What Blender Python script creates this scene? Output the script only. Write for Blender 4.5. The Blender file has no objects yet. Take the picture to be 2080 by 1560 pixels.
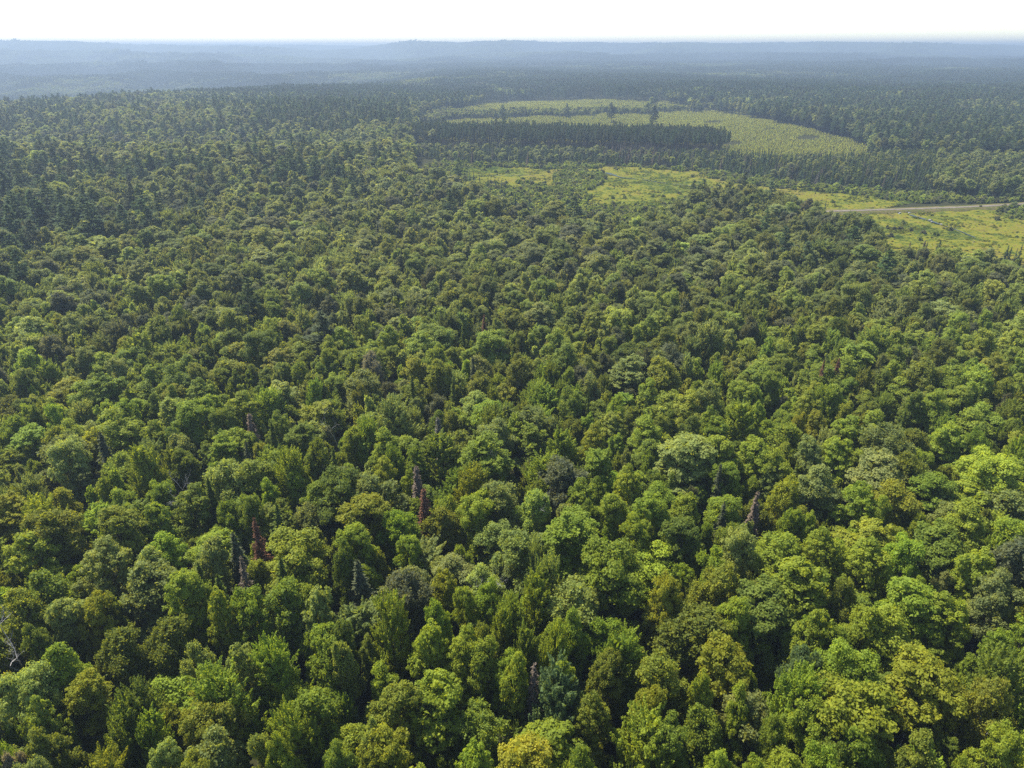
import bpy, math, random
import numpy as np
from mathutils import Vector, Matrix

# ------------------------------------------------------------------ camera, sky, sun, exposure
S = bpy.context.scene
COL = S.collection
CAM_H = 80.0
PITCH = 25.4
FPX = 1443.0                                  # focal length in pixels of the 2080 x 1560 photograph
cam_data = bpy.data.cameras.new('camera')
cam = bpy.data.objects.new('camera', cam_data)
COL.objects.link(cam)
cam.location = (0, 0, CAM_H)
cam.rotation_euler = (math.radians(90 - PITCH), 0, 0)
cam_data.sensor_width = 36.0
cam_data.lens = 36.0 * FPX / 2080.0
cam_data.clip_start = 1.0
cam_data.clip_end = 60000.0
S.camera = cam

SUN_AZ, SUN_EL = -48.0, 57.0                  # degrees: azimuth from the view direction (+Y) towards +X, elevation
world = bpy.data.worlds.new('World')
S.world = world
world.use_nodes = True
wn = world.node_tree
wn.nodes.clear()
sky = wn.nodes.new('ShaderNodeTexSky')
sky.sky_type = 'NISHITA'
sky.sun_disc = False
sky.sun_elevation = math.radians(SUN_EL)
sky.sun_rotation = math.radians(SUN_AZ)
sky.altitude = 300
sky.air_density = 1.0
sky.dust_density = 0.4
sky.ozone_density = 1.0
bg = wn.nodes.new('ShaderNodeBackground')
bg.inputs['Strength'].default_value = 0.115
wo = wn.nodes.new('ShaderNodeOutputWorld')
wn.links.new(sky.outputs[0], bg.inputs[0])
wn.links.new(bg.outputs[0], wo.inputs[0])

sun_data = bpy.data.lights.new('sun', 'SUN')
sun_data.energy = 5.0
sun_data.angle = math.radians(0.5)
sun_data.color = (1.0, 0.95, 0.86)
sun = bpy.data.objects.new('sun', sun_data)
COL.objects.link(sun)
_az, _el = math.radians(SUN_AZ), math.radians(SUN_EL)
sdir = Vector((math.sin(_az) * math.cos(_el), math.cos(_az) * math.cos(_el), math.sin(_el)))
sun.rotation_euler = (-sdir).to_track_quat('-Z', 'Y').to_euler()

S.view_settings.view_transform = 'Standard'
S.view_settings.look = 'None'
S.view_settings.gamma = 1.0
S.view_settings.use_curve_mapping = False
S.view_settings.exposure = 1.2
S.render.engine = 'CYCLES'
cy = S.cycles
cy.use_denoising = False
cy.max_bounces = 5
cy.diffuse_bounces = 3
cy.glossy_bounces = 2
cy.transmission_bounces = 3
cy.volume_bounces = 0
cy.transparent_max_bounces = 4
cy.sample_clamp_indirect = 4.0
cy.caustics_reflective = False
cy.caustics_refractive = False
HAZE_DENSITY = 0.00030

# ------------------------------------------------------------------ geometry of the view (used to read positions off the photograph)
_p = math.radians(PITCH)
CP, SP = math.cos(_p), math.sin(_p)

def at(px, py, z=0.0):
    """World point at height z behind photograph pixel (px, py)."""
    a, b = (px - 1040) / FPX, (780 - py) / FPX
    dx, dy, dz = a, CP + b * SP, -SP + b * CP
    t = (z - CAM_H) / dz
    return dx * t, dy * t

def proj(x, y, z):
    z = z - CAM_H
    dep = y * CP - z * SP
    up = y * SP + z * CP
    return 1040 + FPX * x / dep, 780 - FPX * up / dep, dep

def sstep(e0, e1, x):
    t = np.clip((x - e0) / (e1 - e0), 0, 1)
    return t * t * (3 - 2 * t)

# ------------------------------------------------------------------ terrain
RIDGES = [   # distance, half depth, crest line of the photograph (px, py)
    (8600, 1000, [(-900, 94), (0, 93), (300, 91), (430, 89.5), (560, 91), (700, 91.5), (780, 93), (1040, 94), (3000, 95)]),
    (6000, 700, [(-900, 88), (0, 84), (130, 83), (200, 86.5), (300, 90.5), (450, 93), (560, 96), (640, 102), (720, 99), (745, 94), (780, 89), (830, 84), (900, 84.5),
                 (925, 86.5), (970, 84), (1020, 83), (1100, 85), (1200, 85.5), (1290, 88), (1400, 86.5), (1500, 88), (1600, 85.5), (1700, 84.5), (1800, 87), (1950, 89), (2080, 92), (3000, 90)]),
    (4400, 420, [(-900, 98), (0, 100), (100, 103), (230, 105), (400, 108), (560, 112), (640, 119), (800, 120), (900, 113), (1000, 109), (1080, 105), (1160, 104), (1250, 110),
                 (1400, 108), (1600, 107), (1750, 108), (1900, 112), (2080, 114), (3000, 110)]),
    (3300, 320, [(-900, 128), (0, 131), (250, 129), (420, 126), (520, 131), (800, 131), (1000, 126), (1250, 128), (1500, 126), (1750, 122), (1900, 118), (2000, 121), (2080, 119), (3000, 120)]),
    (2500, 260, [(-900, 150), (0, 152), (600, 146), (1000, 147), (1300, 142), (1600, 140), (1850, 138), (2080, 141), (3000, 141)]),
]
_RU = []
for d, w, pts in RIDGES:
    us, zs = [], []
    for px, py in pts:
        ang = math.atan2(780 - py, FPX) - _p
        us.append((px - 1040) / FPX / (CP + (780 - py) / FPX * SP))
        zs.append(CAM_H + d * math.tan(ang) - 18.0)
    _RU.append((d, w, np.array(us), np.array(zs)))

def ground(x, y):
    x, y = np.asarray(x, float), np.asarray(y, float)
    yy = np.maximum(y, 1.0)
    u = np.clip(x / yy, -2.0, 2.0)
    front = sstep(30, 200, y)
    base = 2.0 * np.sin(x * 0.011 + 1.3) * np.sin(y * 0.013 + 0.4) * front
    marsh = sstep(-0.16, 0.0, u) * sstep(280, 340, y) * (1 - sstep(640, 760, y))
    base = base * (1 - marsh) - 1.0 * marsh
    # rise and dip on the left, then the drop into the valley
    left = 1 - sstep(-0.25, -0.08, u)
    base = base + left * (5.0 * np.exp(-((y - 470) / 70.0) ** 2) - 6.0 * np.exp(-((y - 585) / 60.0) ** 2) + 5.0 * np.exp(-((y - 800) / 130.0) ** 2))
    dc = np.interp(u, [-0.9, -0.72, -0.51, -0.235, 0.0, 2.0], [800, 860, 1060, 1450, 1900, 2200])
    amt = 46.0 * (1 - sstep(-0.32, -0.02, u))
    base = base - amt * sstep(dc, dc + 330, y)
    base = base + 5.0 * np.exp(-((y - 1250) / 160.0) ** 2) * sstep(0.0, 0.3, u) + 3.0 * np.sin(u * 9 + y * 0.004) * sstep(900, 1600, y)
    for d, w, us, zs in _RU:
        crest = np.interp(u, us, zs)
        wig = 1 + 0.06 * np.sin(u * 23 + d) + 0.03 * np.sin(u * 61 + 2 * d)
        f = np.exp(-((y - d * wig) / w) ** 2)
        base = np.where(y > 1500, np.maximum(base, base + (crest - base) * f), base)
    return base

# ------------------------------------------------------------------ small helpers
def tag(o, label=None, cat=None, group=None, kind=None):
    if label: o['label'] = label
    if cat: o['category'] = cat
    if group: o['group'] = group
    if kind: o['kind'] = kind
    return o

def mesh_np(name, verts, faces, mats, fmat=None, attr=None, smooth=False):
    """verts (n,3); faces: list of (k,m) int arrays, each of one corner count."""
    me = bpy.data.meshes.new(name)
    verts = np.asarray(verts, np.float32)
    faces = [np.asarray(f, np.int32) for f in faces if len(f)]
    me.vertices.add(len(verts))
    me.vertices.foreach_set('co', verts.ravel())
    nl = sum(f.size for f in faces)
    npoly = sum(len(f) for f in faces)
    me.loops.add(nl)
    me.polygons.add(npoly)
    me.loops.foreach_set('vertex_index', np.concatenate([f.ravel() for f in faces]))
    starts, s = [], 0
    for f in faces:
        starts.append(s + np.arange(len(f)) * f.shape[1])
        s += f.size
    me.polygons.foreach_set('loop_start', np.concatenate(starts).astype(np.int32))
    for m in mats: me.materials.append(m)
    if fmat is not None: me.polygons.foreach_set('material_index', np.asarray(fmat, np.int32))
    if attr is not None:
        a = me.attributes.new('shade', 'FLOAT', 'FACE')
        a.data.foreach_set('value', np.asarray(attr, np.float32))
    if smooth: me.polygons.foreach_set('use_smooth', np.ones(npoly, bool))
    me.update(calc_edges=True)
    return me

def new_obj(name, me, parent=None, loc=None):
    o = bpy.data.objects.new(name, me)
    COL.objects.link(o)
    if parent is not None: o.parent = parent
    if loc is not None: o.location = loc
    return o

# ------------------------------------------------------------------ materials
def mat(name):
    m = bpy.data.materials.new(name)
    m.use_nodes = True
    m.node_tree.nodes.clear()
    return m, m.node_tree.nodes, m.node_tree.links

def leaf_material(name, translucent=0.33, rough=0.6, spec=0.06, hue=1.0):
    m, N, L = mat(name)
    tint = N.new('ShaderNodeAttribute'); tint.attribute_type = 'INSTANCER'; tint.attribute_name = 'tint'
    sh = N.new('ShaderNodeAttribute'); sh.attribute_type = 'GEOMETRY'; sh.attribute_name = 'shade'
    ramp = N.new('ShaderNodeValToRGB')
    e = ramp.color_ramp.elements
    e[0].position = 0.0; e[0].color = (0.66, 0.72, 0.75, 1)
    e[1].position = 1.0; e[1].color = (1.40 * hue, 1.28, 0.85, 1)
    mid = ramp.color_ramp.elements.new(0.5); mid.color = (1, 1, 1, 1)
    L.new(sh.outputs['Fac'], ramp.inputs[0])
    mul = N.new('ShaderNodeMix'); mul.data_type = 'RGBA'; mul.blend_type = 'MULTIPLY'; mul.clamp_result = False
    mul.inputs[0].default_value = 1.0
    L.new(tint.outputs['Color'], mul.inputs[6]); L.new(ramp.outputs[0], mul.inputs[7])
    pr = N.new('ShaderNodeBsdfPrincipled')
    pr.inputs['Roughness'].default_value = rough
    pr.inputs['Specular IOR Level'].default_value = spec
    L.new(mul.outputs[2], pr.inputs['Base Color'])
    tr = N.new('ShaderNodeBsdfTranslucent')
    tb = N.new('ShaderNodeMix'); tb.data_type = 'RGBA'; tb.blend_type = 'MULTIPLY'; tb.clamp_result = False
    tb.inputs[0].default_value = 1.0; tb.inputs[7].default_value = (1.25 * translucent / 0.36, 1.1 * translucent / 0.36, 0.45 * translucent / 0.36, 1)
    L.new(mul.outputs[2], tb.inputs[6]); L.new(tb.outputs[2], tr.inputs[0])
    mx = N.new('ShaderNodeAddShader')
    L.new(pr.outputs[0], mx.inputs[0]); L.new(tr.outputs[0], mx.inputs[1])
    out = N.new('ShaderNodeOutputMaterial'); L.new(mx.outputs[0], out.inputs[0])
    return m

def bark_material(name, c0, c1, scale=3.0):
    m, N, L = mat(name)
    tc = N.new('ShaderNodeTexCoord')
    mp = N.new('ShaderNodeMapping'); mp.inputs['Scale'].default_value = (scale, scale, scale * 0.25)
    nz = N.new('ShaderNodeTexNoise'); nz.inputs['Scale'].default_value = 2.0; nz.inputs['Detail'].default_value = 4
    rp = N.new('ShaderNodeValToRGB'); rp.color_ramp.elements[0].color = (*c0, 1); rp.color_ramp.elements[1].color = (*c1, 1)
    rp.color_ramp.elements[0].position = 0.3; rp.color_ramp.elements[1].position = 0.7
    pr = N.new('ShaderNodeBsdfPrincipled'); pr.inputs['Roughness'].default_value = 0.9
    L.new(tc.outputs['Object'], mp.inputs[0]); L.new(mp.outputs[0], nz.inputs['Vector']); L.new(nz.outputs[0], rp.inputs[0])
    L.new(rp.outputs[0], pr.inputs['Base Color'])
    out = N.new('ShaderNodeOutputMaterial'); L.new(pr.outputs[0], out.inputs[0])
    return m

def noise_material(name, stops, scales, rough=0.9, bump=0.0, weights=None):
    """Sum of noises at several scales (object metres) through a colour ramp."""
    m, N, L = mat(name)
    tc = N.new('ShaderNodeTexCoord')
    acc = None
    weights = weights or [1.0 / len(scales)] * len(scales)
    for s, w in zip(scales, weights):
        nz = N.new('ShaderNodeTexNoise'); nz.inputs['Scale'].default_value = s; nz.inputs['Detail'].default_value = 5; nz.inputs['Roughness'].default_value = 0.6
        L.new(tc.outputs['Object'], nz.inputs['Vector'])
        k = N.new('ShaderNodeMath'); k.operation = 'MULTIPLY'; k.inputs[1].default_value = w
        L.new(nz.outputs[0], k.inputs[0])
        if acc is None: acc = k
        else:
            a = N.new('ShaderNodeMath'); a.operation = 'ADD'; L.new(acc.outputs[0], a.inputs[0]); L.new(k.outputs[0], a.inputs[1]); acc = a
    rp = N.new('ShaderNodeValToRGB')
    els = rp.color_ramp.elements
    els[0].position, els[0].color = stops[0][0], (*stops[0][1], 1)
    els[1].position, els[1].color = stops[-1][0], (*stops[-1][1], 1)
    for p, c in stops[1:-1]:
        e = els.new(p); e.color = (*c, 1)
    L.new(acc.outputs[0], rp.inputs[0])
    pr = N.new('ShaderNodeBsdfPrincipled'); pr.inputs['Roughness'].default_value = rough; pr.inputs['Specular IOR Level'].default_value = 0.0
    L.new(rp.outputs[0], pr.inputs['Base Color'])
    if bump:
        b = N.new('ShaderNodeBump'); b.inputs['Strength'].default_value = bump; b.inputs['Distance'].default_value = 0.3
        L.new(acc.outputs[0], b.inputs['Height']); L.new(b.outputs[0], pr.inputs['Normal'])
    out = N.new('ShaderNodeOutputMaterial'); L.new(pr.outputs[0], out.inputs[0])
    return m

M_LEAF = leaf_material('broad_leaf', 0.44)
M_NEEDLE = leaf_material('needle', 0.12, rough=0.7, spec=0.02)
M_BARK = bark_material('grey_brown_bark', (0.05, 0.042, 0.035), (0.13, 0.11, 0.095))
M_PALE_BARK = bark_material('pale_birch_bark', (0.22, 0.21, 0.19), (0.50, 0.48, 0.44))
M_PINE_BARK = bark_material('reddish_pine_bark', (0.10, 0.060, 0.045), (0.20, 0.13, 0.10))
M_DEAD = bark_material('weathered_dead_wood', (0.22, 0.20, 0.19), (0.42, 0.40, 0.38))
M_LITTER = noise_material('forest_floor', [(0.3, (0.018, 0.022, 0.009)), (0.55, (0.035, 0.035, 0.016)), (0.75, (0.03, 0.045, 0.014))], [0.15, 0.02, 1.1])
M_MARSH = noise_material('sedge_meadow', [(0.42, (0.024, 0.038, 0.006)), (0.465, (0.070, 0.086, 0.014)), (0.50, (0.122, 0.125, 0.012)), (0.535, (0.145, 0.130, 0.018)), (0.57, (0.105, 0.084, 0.024)), (0.61, (0.040, 0.052, 0.010))],
                         [0.016, 0.12, 0.7], weights=[0.36, 0.32, 0.32], bump=0.8)
M_ROAD = noise_material('pale_gravel', [(0.40, (0.105, 0.09, 0.07)), (0.6, (0.185, 0.155, 0.125))], [0.25, 1.2], bump=0.1)
M_VERGE = noise_material('dry_verge', [(0.42, (0.06, 0.075, 0.015)), (0.58, (0.13, 0.10, 0.045))], [0.25, 2.0])
M_STEEL = noise_material('galvanised_steel', [(0.3, (0.42, 0.43, 0.44)), (0.7, (0.62, 0.63, 0.64))], [3.0], rough=0.45)
M_DARKIN = noise_material('pipe_inside', [(0.3, (0.02, 0.02, 0.02)), (0.7, (0.05, 0.045, 0.04))], [3.0])
M_ROCK = noise_material('pale_rock', [(0.3, (0.18, 0.17, 0.155)), (0.7, (0.30, 0.285, 0.26))], [2.0], bump=0.4)
mw, N_, L_ = mat('open_water')
pr_ = N_.new('ShaderNodeBsdfPrincipled'); pr_.inputs['Base Color'].default_value = (0.03, 0.035, 0.02, 1); pr_.inputs['Roughness'].default_value = 0.35; pr_.inputs['Specular IOR Level'].default_value = 0.2
ow_ = N_.new('ShaderNodeOutputMaterial'); L_.new(pr_.outputs[0], ow_.inputs[0])
M_WATER = mw

# ------------------------------------------------------------------ foliage generators: each returns centres, normals, half sizes, shade, aspect
def unit(v): return v / np.maximum(np.linalg.norm(v, axis=-1, keepdims=True), 1e-6)

def leaf_quads(c, n, s, r, aspect=0.75, axis=None, fold=0.25):
    """Folded four-cornered leaf sprays. axis: long direction per spray, else random in plane."""
    k = len(c)
    n = unit(n)
    a = r.normal(size=(k, 3)) if axis is None else axis
    t = unit(a - n * np.sum(a * n, axis=1, keepdims=True))
    b = np.cross(n, t)
    s = np.asarray(s).reshape(-1, 1)
    asp = (aspect * r.uniform(0.7, 1.3, k)).reshape(-1, 1)
    v = np.stack([c - t * s, c + b * s * asp - n * s * fold, c + t * s, c - b * s * asp - n * s * fold], axis=1)
    return v.reshape(-1, 3)

def sphere_pts(k, r):
    return unit(r.normal(size=(k, 3)))

def lobes_of(r, top, bot, R, n, flat=1.0):
    """Lobes (centres, radii) that make up a tall, ragged crown: a small core and many unequal outer lobes."""
    zc = bot + 0.38 * (top - bot)
    V = top - zc
    pt = r.uniform(0.0, 0.38)
    L = [((0, 0, zc + 0.10 * V), 0.56 * R), ((0, 0, zc + 0.48 * V), 0.40 * R), ((0, 0, zc - 0.35 * V), 0.45 * R)]
    a0 = r.uniform(0, 6.28)
    n = int(n * 1.7)
    for i in range(n):
        a = a0 + i * 2.39996 + r.uniform(-.5, .5)
        f = (i + 0.5) / n
        el = -0.55 + 1.85 * f ** 1.05 + r.uniform(-.18, .18)
        lr = R * r.uniform(0.17, 0.40)
        q = r.uniform(0.66, 1.20)
        w = (1 - pt * max(0, math.sin(el))) * (R - 0.8 * lr) * q
        L.append(((math.cos(a) * math.cos(el) * w, math.sin(a) * math.cos(el) * w, zc + math.sin(el) * (V - lr) * (0.5 + 0.5 * q)), lr))
    for i in range(r.randint(1, 4)):
        L.append(((r.uniform(-.3, .3) * R, r.uniform(-.3, .3) * R, top - R * r.uniform(0.15, 0.5)), R * r.uniform(0.14, 0.24)))
    C = np.array([l[0] for l in L]); RR = np.array([l[1] for l in L])
    return C, RR

def surface_points(C, RR, k, r, zmin=-0.55, squash=1.0):
    """k points on the outside of the union of the lobes, with outward directions."""
    P, D = [], []
    got = 0
    w = RR ** 2 / np.sum(RR ** 2)
    while got < k:
        i = r.choice(len(RR), size=k * 3, p=w)
        d = sphere_pts(k * 3, r)
        p = C[i] + d * RR[i][:, None] * r.uniform(0.9, 1.06, (k * 3, 1))
        inside = np.zeros(len(p), bool)
        for j in range(len(RR)):
            inside |= (np.linalg.norm(p - C[j], axis=1) < RR[j] * 0.86) & (i != j)
        ok = (~inside) & (d[:, 2] > zmin)
        P.append(p[ok]); D.append(d[ok]); got += int(ok.sum())
    return np.concatenate(P)[:k], np.concatenate(D)[:k]

def filler(C, RR, k, size, r):
    i = r.randint(0, len(RR), k)
    c = C[i] + sphere_pts(k, r) * (RR[i] * r.uniform(0.2, 0.86, k))[:, None]
    return c, r.normal(size=(k, 3)) + np.array([0, 0, 0.6]), np.full(k, size) * r.uniform(0.7, 1.2, k), np.full(k, 0.35) + r.uniform(-.1, .15, k)  # inner leaves toned darker: crown-interior shade put into the colour

def crown_maple(seed, R=4.5, top=19.0, bot=7.5, clumps=300, per=66, leaf=0.165, cr=0.55, n=10, fill=500, fsize=0.55):
    r = np.random.RandomState(seed)
    C, RR = lobes_of(r, top - cr * 0.5, bot, R - cr * 0.4, n)
    P, D = surface_points(C, RR, clumps, r)
    rad = cr * r.uniform(0.7, 1.35, clumps)
    cs = np.clip(r.normal(0.5, 0.17, clumps), 0.1, 0.95)
    i = np.repeat(np.arange(clumps), per)
    k = len(i)
    d = sphere_pts(k, r); d[:, 2] = np.abs(d[:, 2]) * 1.0 - 0.25
    d = unit(d + 0.35 * D[i])
    c = P[i] + d * (rad[i] * r.uniform(0.35, 1.28, k))[:, None] * np.array([1.1, 1.1, 0.85])
    nrm = unit(d * 0.9 + np.array([0, 0, 0.55]) + 0.25 * D[i]) + r.normal(size=(k, 3)) * 0.38
    sz = leaf * r.uniform(0.65, 1.25, k)
    sh = np.clip(cs[i] + r.normal(0, 0.13, k), 0, 1)
    fc, fn, fs, fh = filler(C, RR, fill, fsize, r)
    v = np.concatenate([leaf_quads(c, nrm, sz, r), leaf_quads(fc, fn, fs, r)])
    return v, np.concatenate([sh, fh]), (C, RR)

def crown_plume(seed, R=4.2, top=20.0, bot=6.5, plumes=290, per=60, leaf=0.16, length=2.0, wid=0.36, n=9, fill=500, fsize=0.55):
    r = np.random.RandomState(seed)
    C, RR = lobes_of(r, top - length * 0.6, bot, R - 0.4, n)
    P, D = surface_points(C, RR, plumes, r, zmin=-0.4)
    ax = unit(D * np.array([0.75, 0.75, 0.3]) + np.array([0, 0, 0.95]) + r.normal(size=(plumes, 3)) * 0.14)
    ln = length * r.uniform(0.6, 1.25, plumes)
    cs = np.clip(r.normal(0.5, 0.17, plumes), 0.1, 0.95)
    i = np.repeat(np.arange(plumes), per); k = len(i)
    f = r.uniform(-0.35, 1, k)
    w = wid * (1.0 - np.maximum(f, 0) ** 1.6 * 0.85) * r.uniform(0.5, 1.1, k)
    side = r.normal(size=(k, 3)); side = unit(side - ax[i] * np.sum(side * ax[i], axis=1, keepdims=True))
    c = P[i] + ax[i] * (f * ln[i] * 0.75)[:, None] + side * w[:, None]
    nrm = side * 0.8 + np.array([0, 0, 0.5]) + r.normal(size=(k, 3)) * 0.35
    v1 = leaf_quads(c, nrm, leaf * r.uniform(0.7, 1.3, k), r, aspect=0.55, axis=ax[i] + side * 0.5 + r.normal(size=(k, 3)) * 0.3)
    sh = np.clip(cs[i] + r.normal(0, 0.13, k), 0, 1)
    fc, fn, fs, fh = filler(C, RR, fill, fsize, r)
    return np.concatenate([v1, leaf_quads(fc, fn, fs, r)]), np.concatenate([sh, fh]), (C, RR)

def crown_fine(seed, R=4.4, top=18.5, bot=6.5, clumps=850, per=22, leaf=0.135, cr=0.42, n=8, fill=500, fsize=0.5):
    r = np.random.RandomState(seed)
    C, RR = lobes_of(r, top - 0.2, bot, R - 0.2, n)
    P, D = surface_points(C, RR, clumps, r)
    P = P - D * (r.uniform(0, 1, clumps) ** 2 * 0.9)[:, None]
    cs = np.clip(r.normal(0.5, 0.2, clumps), 0.05, 0.98)
    i = np.repeat(np.arange(clumps), per); k = len(i)
    d = sphere_pts(k, r)
    c = P[i] + d * (cr * r.uniform(0.3, 1.25, k))[:, None]
    nrm = D[i] * 0.5 + np.array([0, 0, 0.45]) + r.normal(size=(k, 3)) * 0.75
    sh = np.clip(cs[i] + r.normal(0, 0.16, k), 0, 1)
    fc, fn, fs, fh = filler(C, RR, fill, fsize, r)
    v = np.concatenate([leaf_quads(c, nrm, leaf * r.uniform(0.6, 1.35, k), r), leaf_quads(fc, fn, fs, r)])
    return v, np.concatenate([sh, fh]), (C, RR)

def crown_layered(seed, R=4.5, top=18.0, bot=6.5, sprays=280, per=66, leaf=0.155, n=10, fill=500, fsize=0.5, cr=0.95):
    r = np.random.RandomState(seed)
    C, RR = lobes_of(r, top - 0.3, bot, R - 0.5, n)
    P, D = surface_points(C, RR, sprays, r, zmin=-0.35)
    out = unit(D * np.array([1, 1, 0.12]) + np.array([0, 0, 0.10]) + r.normal(size=(sprays, 3)) * 0.1)
    up = unit(np.array([0, 0, 1.0]) + D * 0.25)
    side = unit(np.cross(up, out))
    cs = np.clip(r.normal(0.5, 0.17, sprays), 0.1, 0.95)
    i = np.repeat(np.arange(sprays), per); k = len(i)
    f = r.uniform(-0.6, 1, k); g = r.normal(0, 0.45, k) * (1.05 - 0.75 * np.maximum(f, 0))
    c = P[i] + out[i] * (f * cr)[:, None] + side[i] * (g * cr)[:, None] + up[i] * (r.normal(0, 0.09, k) - 0.22 * f * f - 0.3 * g * g)[:, None]
    nrm = up[i] + r.normal(size=(k, 3)) * 0.4
    sh = np.clip(cs[i] + r.normal(0, 0.13, k), 0, 1)
    fc, fn, fs, fh = filler(C, RR, fill, fsize, r)
    v = np.concatenate([leaf_quads(c, nrm, leaf * r.uniform(0.7, 1.3, k), r), leaf_quads(fc, fn, fs, r)])
    return v, np.concatenate([sh, fh]), (C, RR)

def crown_spruce(seed, R=1.9, top=17.0, bot=2.0, step=0.42, per_whorl=9, tuft=0.30, keep=1.0, droop=0.35, lay=5):
    """Narrow conifer: drooping boughs at all heights, each a row of overlapping needle sprays, up to a thin spire."""
    r = np.random.RandomState(seed)
    nb = int((top - bot) / step * per_whorl * 0.62 * keep)
    f = 1 - np.sqrt(1 - r.uniform(0, 1, nb)) * 0.0 - r.uniform(0, 1, nb) ** 0.75
    f = np.clip(1 - f, 0.01, 1)
    ragged = 1 + 0.18 * np.sin(f * 37 + seed) + 0.12 * np.sin(f * 71 + 2 * seed)
    ang = r.uniform(0, 6.283, nb)
    side = 1 + 0.22 * np.cos(ang - r.uniform(0, 6.28) - f * 3)
    l = (R * f * r.uniform(0.6, 1.15, nb) * ragged * side) + 0.06
    i = np.repeat(np.arange(nb), lay); k = len(i)
    t = r.uniform(0.12, 1.0, k)
    o = np.stack([np.cos(ang), np.sin(ang), np.zeros(nb)], -1)[i]
    z = top - f[i] * (top - bot)
    c = o * (l[i] * t)[:, None]; c[:, 2] = z - droop * l[i] * t * t + r.normal(0, 0.07, k)
    c += r.normal(size=(k, 3)) * 0.05
    ax = o + r.normal(size=(k, 3)) * 0.4; ax[:, 2] -= droop * t + 0.2
    nrm = o * 0.7 + np.array([0, 0, 0.7]) + r.normal(size=(k, 3)) * 0.45
    s = tuft * r.uniform(0.7, 1.35, k) * (0.55 + 0.7 * f[i])
    sh = np.clip(r.normal(0.48, 0.18, k), 0, 1)
    # spire
    m = 14
    za = np.linspace(top - 1.3, top, m); aa = r.uniform(0, 6.283, m)
    c2 = np.stack([0.04 * np.cos(aa), 0.04 * np.sin(aa), za], -1)
    ax2 = np.stack([0.3 * np.cos(aa), 0.3 * np.sin(aa), np.ones(m)], -1)
    v = np.concatenate([leaf_quads(c, nrm, s, r, aspect=0.42, axis=ax, fold=0.3), leaf_quads(c2, np.stack([np.cos(aa), np.sin(aa), 0 * aa], -1), np.full(m, 0.2), r, aspect=0.4, axis=ax2)])
    return v, np.concatenate([sh, np.full(m, 0.5)]), None

def crown_pine(seed, R=3.4, top=25.0, bot=7.0, whorls=15, boughs=6, tufts=9, per=7, leaf=0.42):
    """White pine: ragged horizontal plates of upturned needle tufts."""
    r = np.random.RandomState(seed)
    c_, a_ = [], []
    lean = r.uniform(0, 6.28)
    for w in range(whorls):
        f = w / (whorls - 1)
        z = bot + (top - 0.8 - bot) * (f ** 0.9)
        L0 = R * (0.75 + 0.35 * math.sin(f * 3.0 + 0.5)) * (1 - 0.80 * max(0, f - 0.45) / 0.55)
        for b in range(boughs if f < 0.9 else 4):
            a = r.uniform(0, 6.283)
            l = L0 * r.uniform(0.55, 1.15) * (1 + 0.18 * math.cos(a - lean)) + 0.25
            o = np.array([math.cos(a), math.sin(a), 0]); s = np.array([-o[1], o[0], 0])
            rise = r.uniform(-0.05, 0.28)
            k = max(3, int(tufts * l / R))
            for q in range(k):
                t = (0.25 + 0.75 * (q + r.uniform()) / k)
                c_.append(o * l * t + s * l * r.normal(0, 0.16) * t + np.array([0, 0, z + rise * l * t * t + r.normal(0, 0.12)]))
                a_.append(o * 0.7 + np.array([0, 0, 0.5]))
    for q in range(6):
        c_.append(np.array([0, 0, top - 0.25 * q])); a_.append(np.array([0, 0, 1.0]))
    c_ = np.array(c_); a_ = np.array(a_)
    cs = np.clip(r.normal(0.48, 0.17, len(c_)), 0.05, 0.95)
    i = np.repeat(np.arange(len(c_)), per); k = len(i)
    ax = unit(a_[i] + r.normal(size=(k, 3)) * 0.6)
    c = c_[i] + ax * leaf * 0.6 + r.normal(size=(k, 3)) * leaf * 0.35 * np.array([1, 1, 0.5])
    nrm = np.array([0, 0, 0.9]) + r.normal(size=(k, 3)) * 0.55
    v = leaf_quads(c, nrm, leaf * r.uniform(0.7, 1.25, k), r, aspect=0.34, axis=ax, fold=0.3)
    return v, np.clip(cs[i] + r.normal(0, 0.1, k), 0, 1), None

def quads_index(n): return np.arange(n * 4, dtype=np.int32).reshape(-1, 4)

def tubes(segs, sides=6):
    """Tapered limbs: list of ([points], [radii]) -> verts, quads."""
    V, F = [], []
    for pts, rad in segs:
        pts = np.array(pts, float); base = sum(len(v) for v in V)
        d = unit(np.gradient(pts, axis=0))
        ref = np.array([0.31, 0.93, 0.17])
        x = unit(np.cross(d, ref)); y = np.cross(d, x)
        ang = np.linspace(0, 2 * math.pi, sides, endpoint=False)
        ring = pts[:, None, :] + np.array(rad)[:, None, None] * (np.cos(ang)[None, :, None] * x[:, None, :] + np.sin(ang)[None, :, None] * y[:, None, :])
        V.append(ring.reshape(-1, 3))
        m = len(pts)
        for j in range(m - 1):
            for s in range(sides):
                s2 = (s + 1) % sides
                F.append((base + j * sides + s, base + j * sides + s2, base + (j + 1) * sides + s2, base + (j + 1) * sides + s))
    return np.concatenate(V), np.array(F, np.int32)

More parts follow.
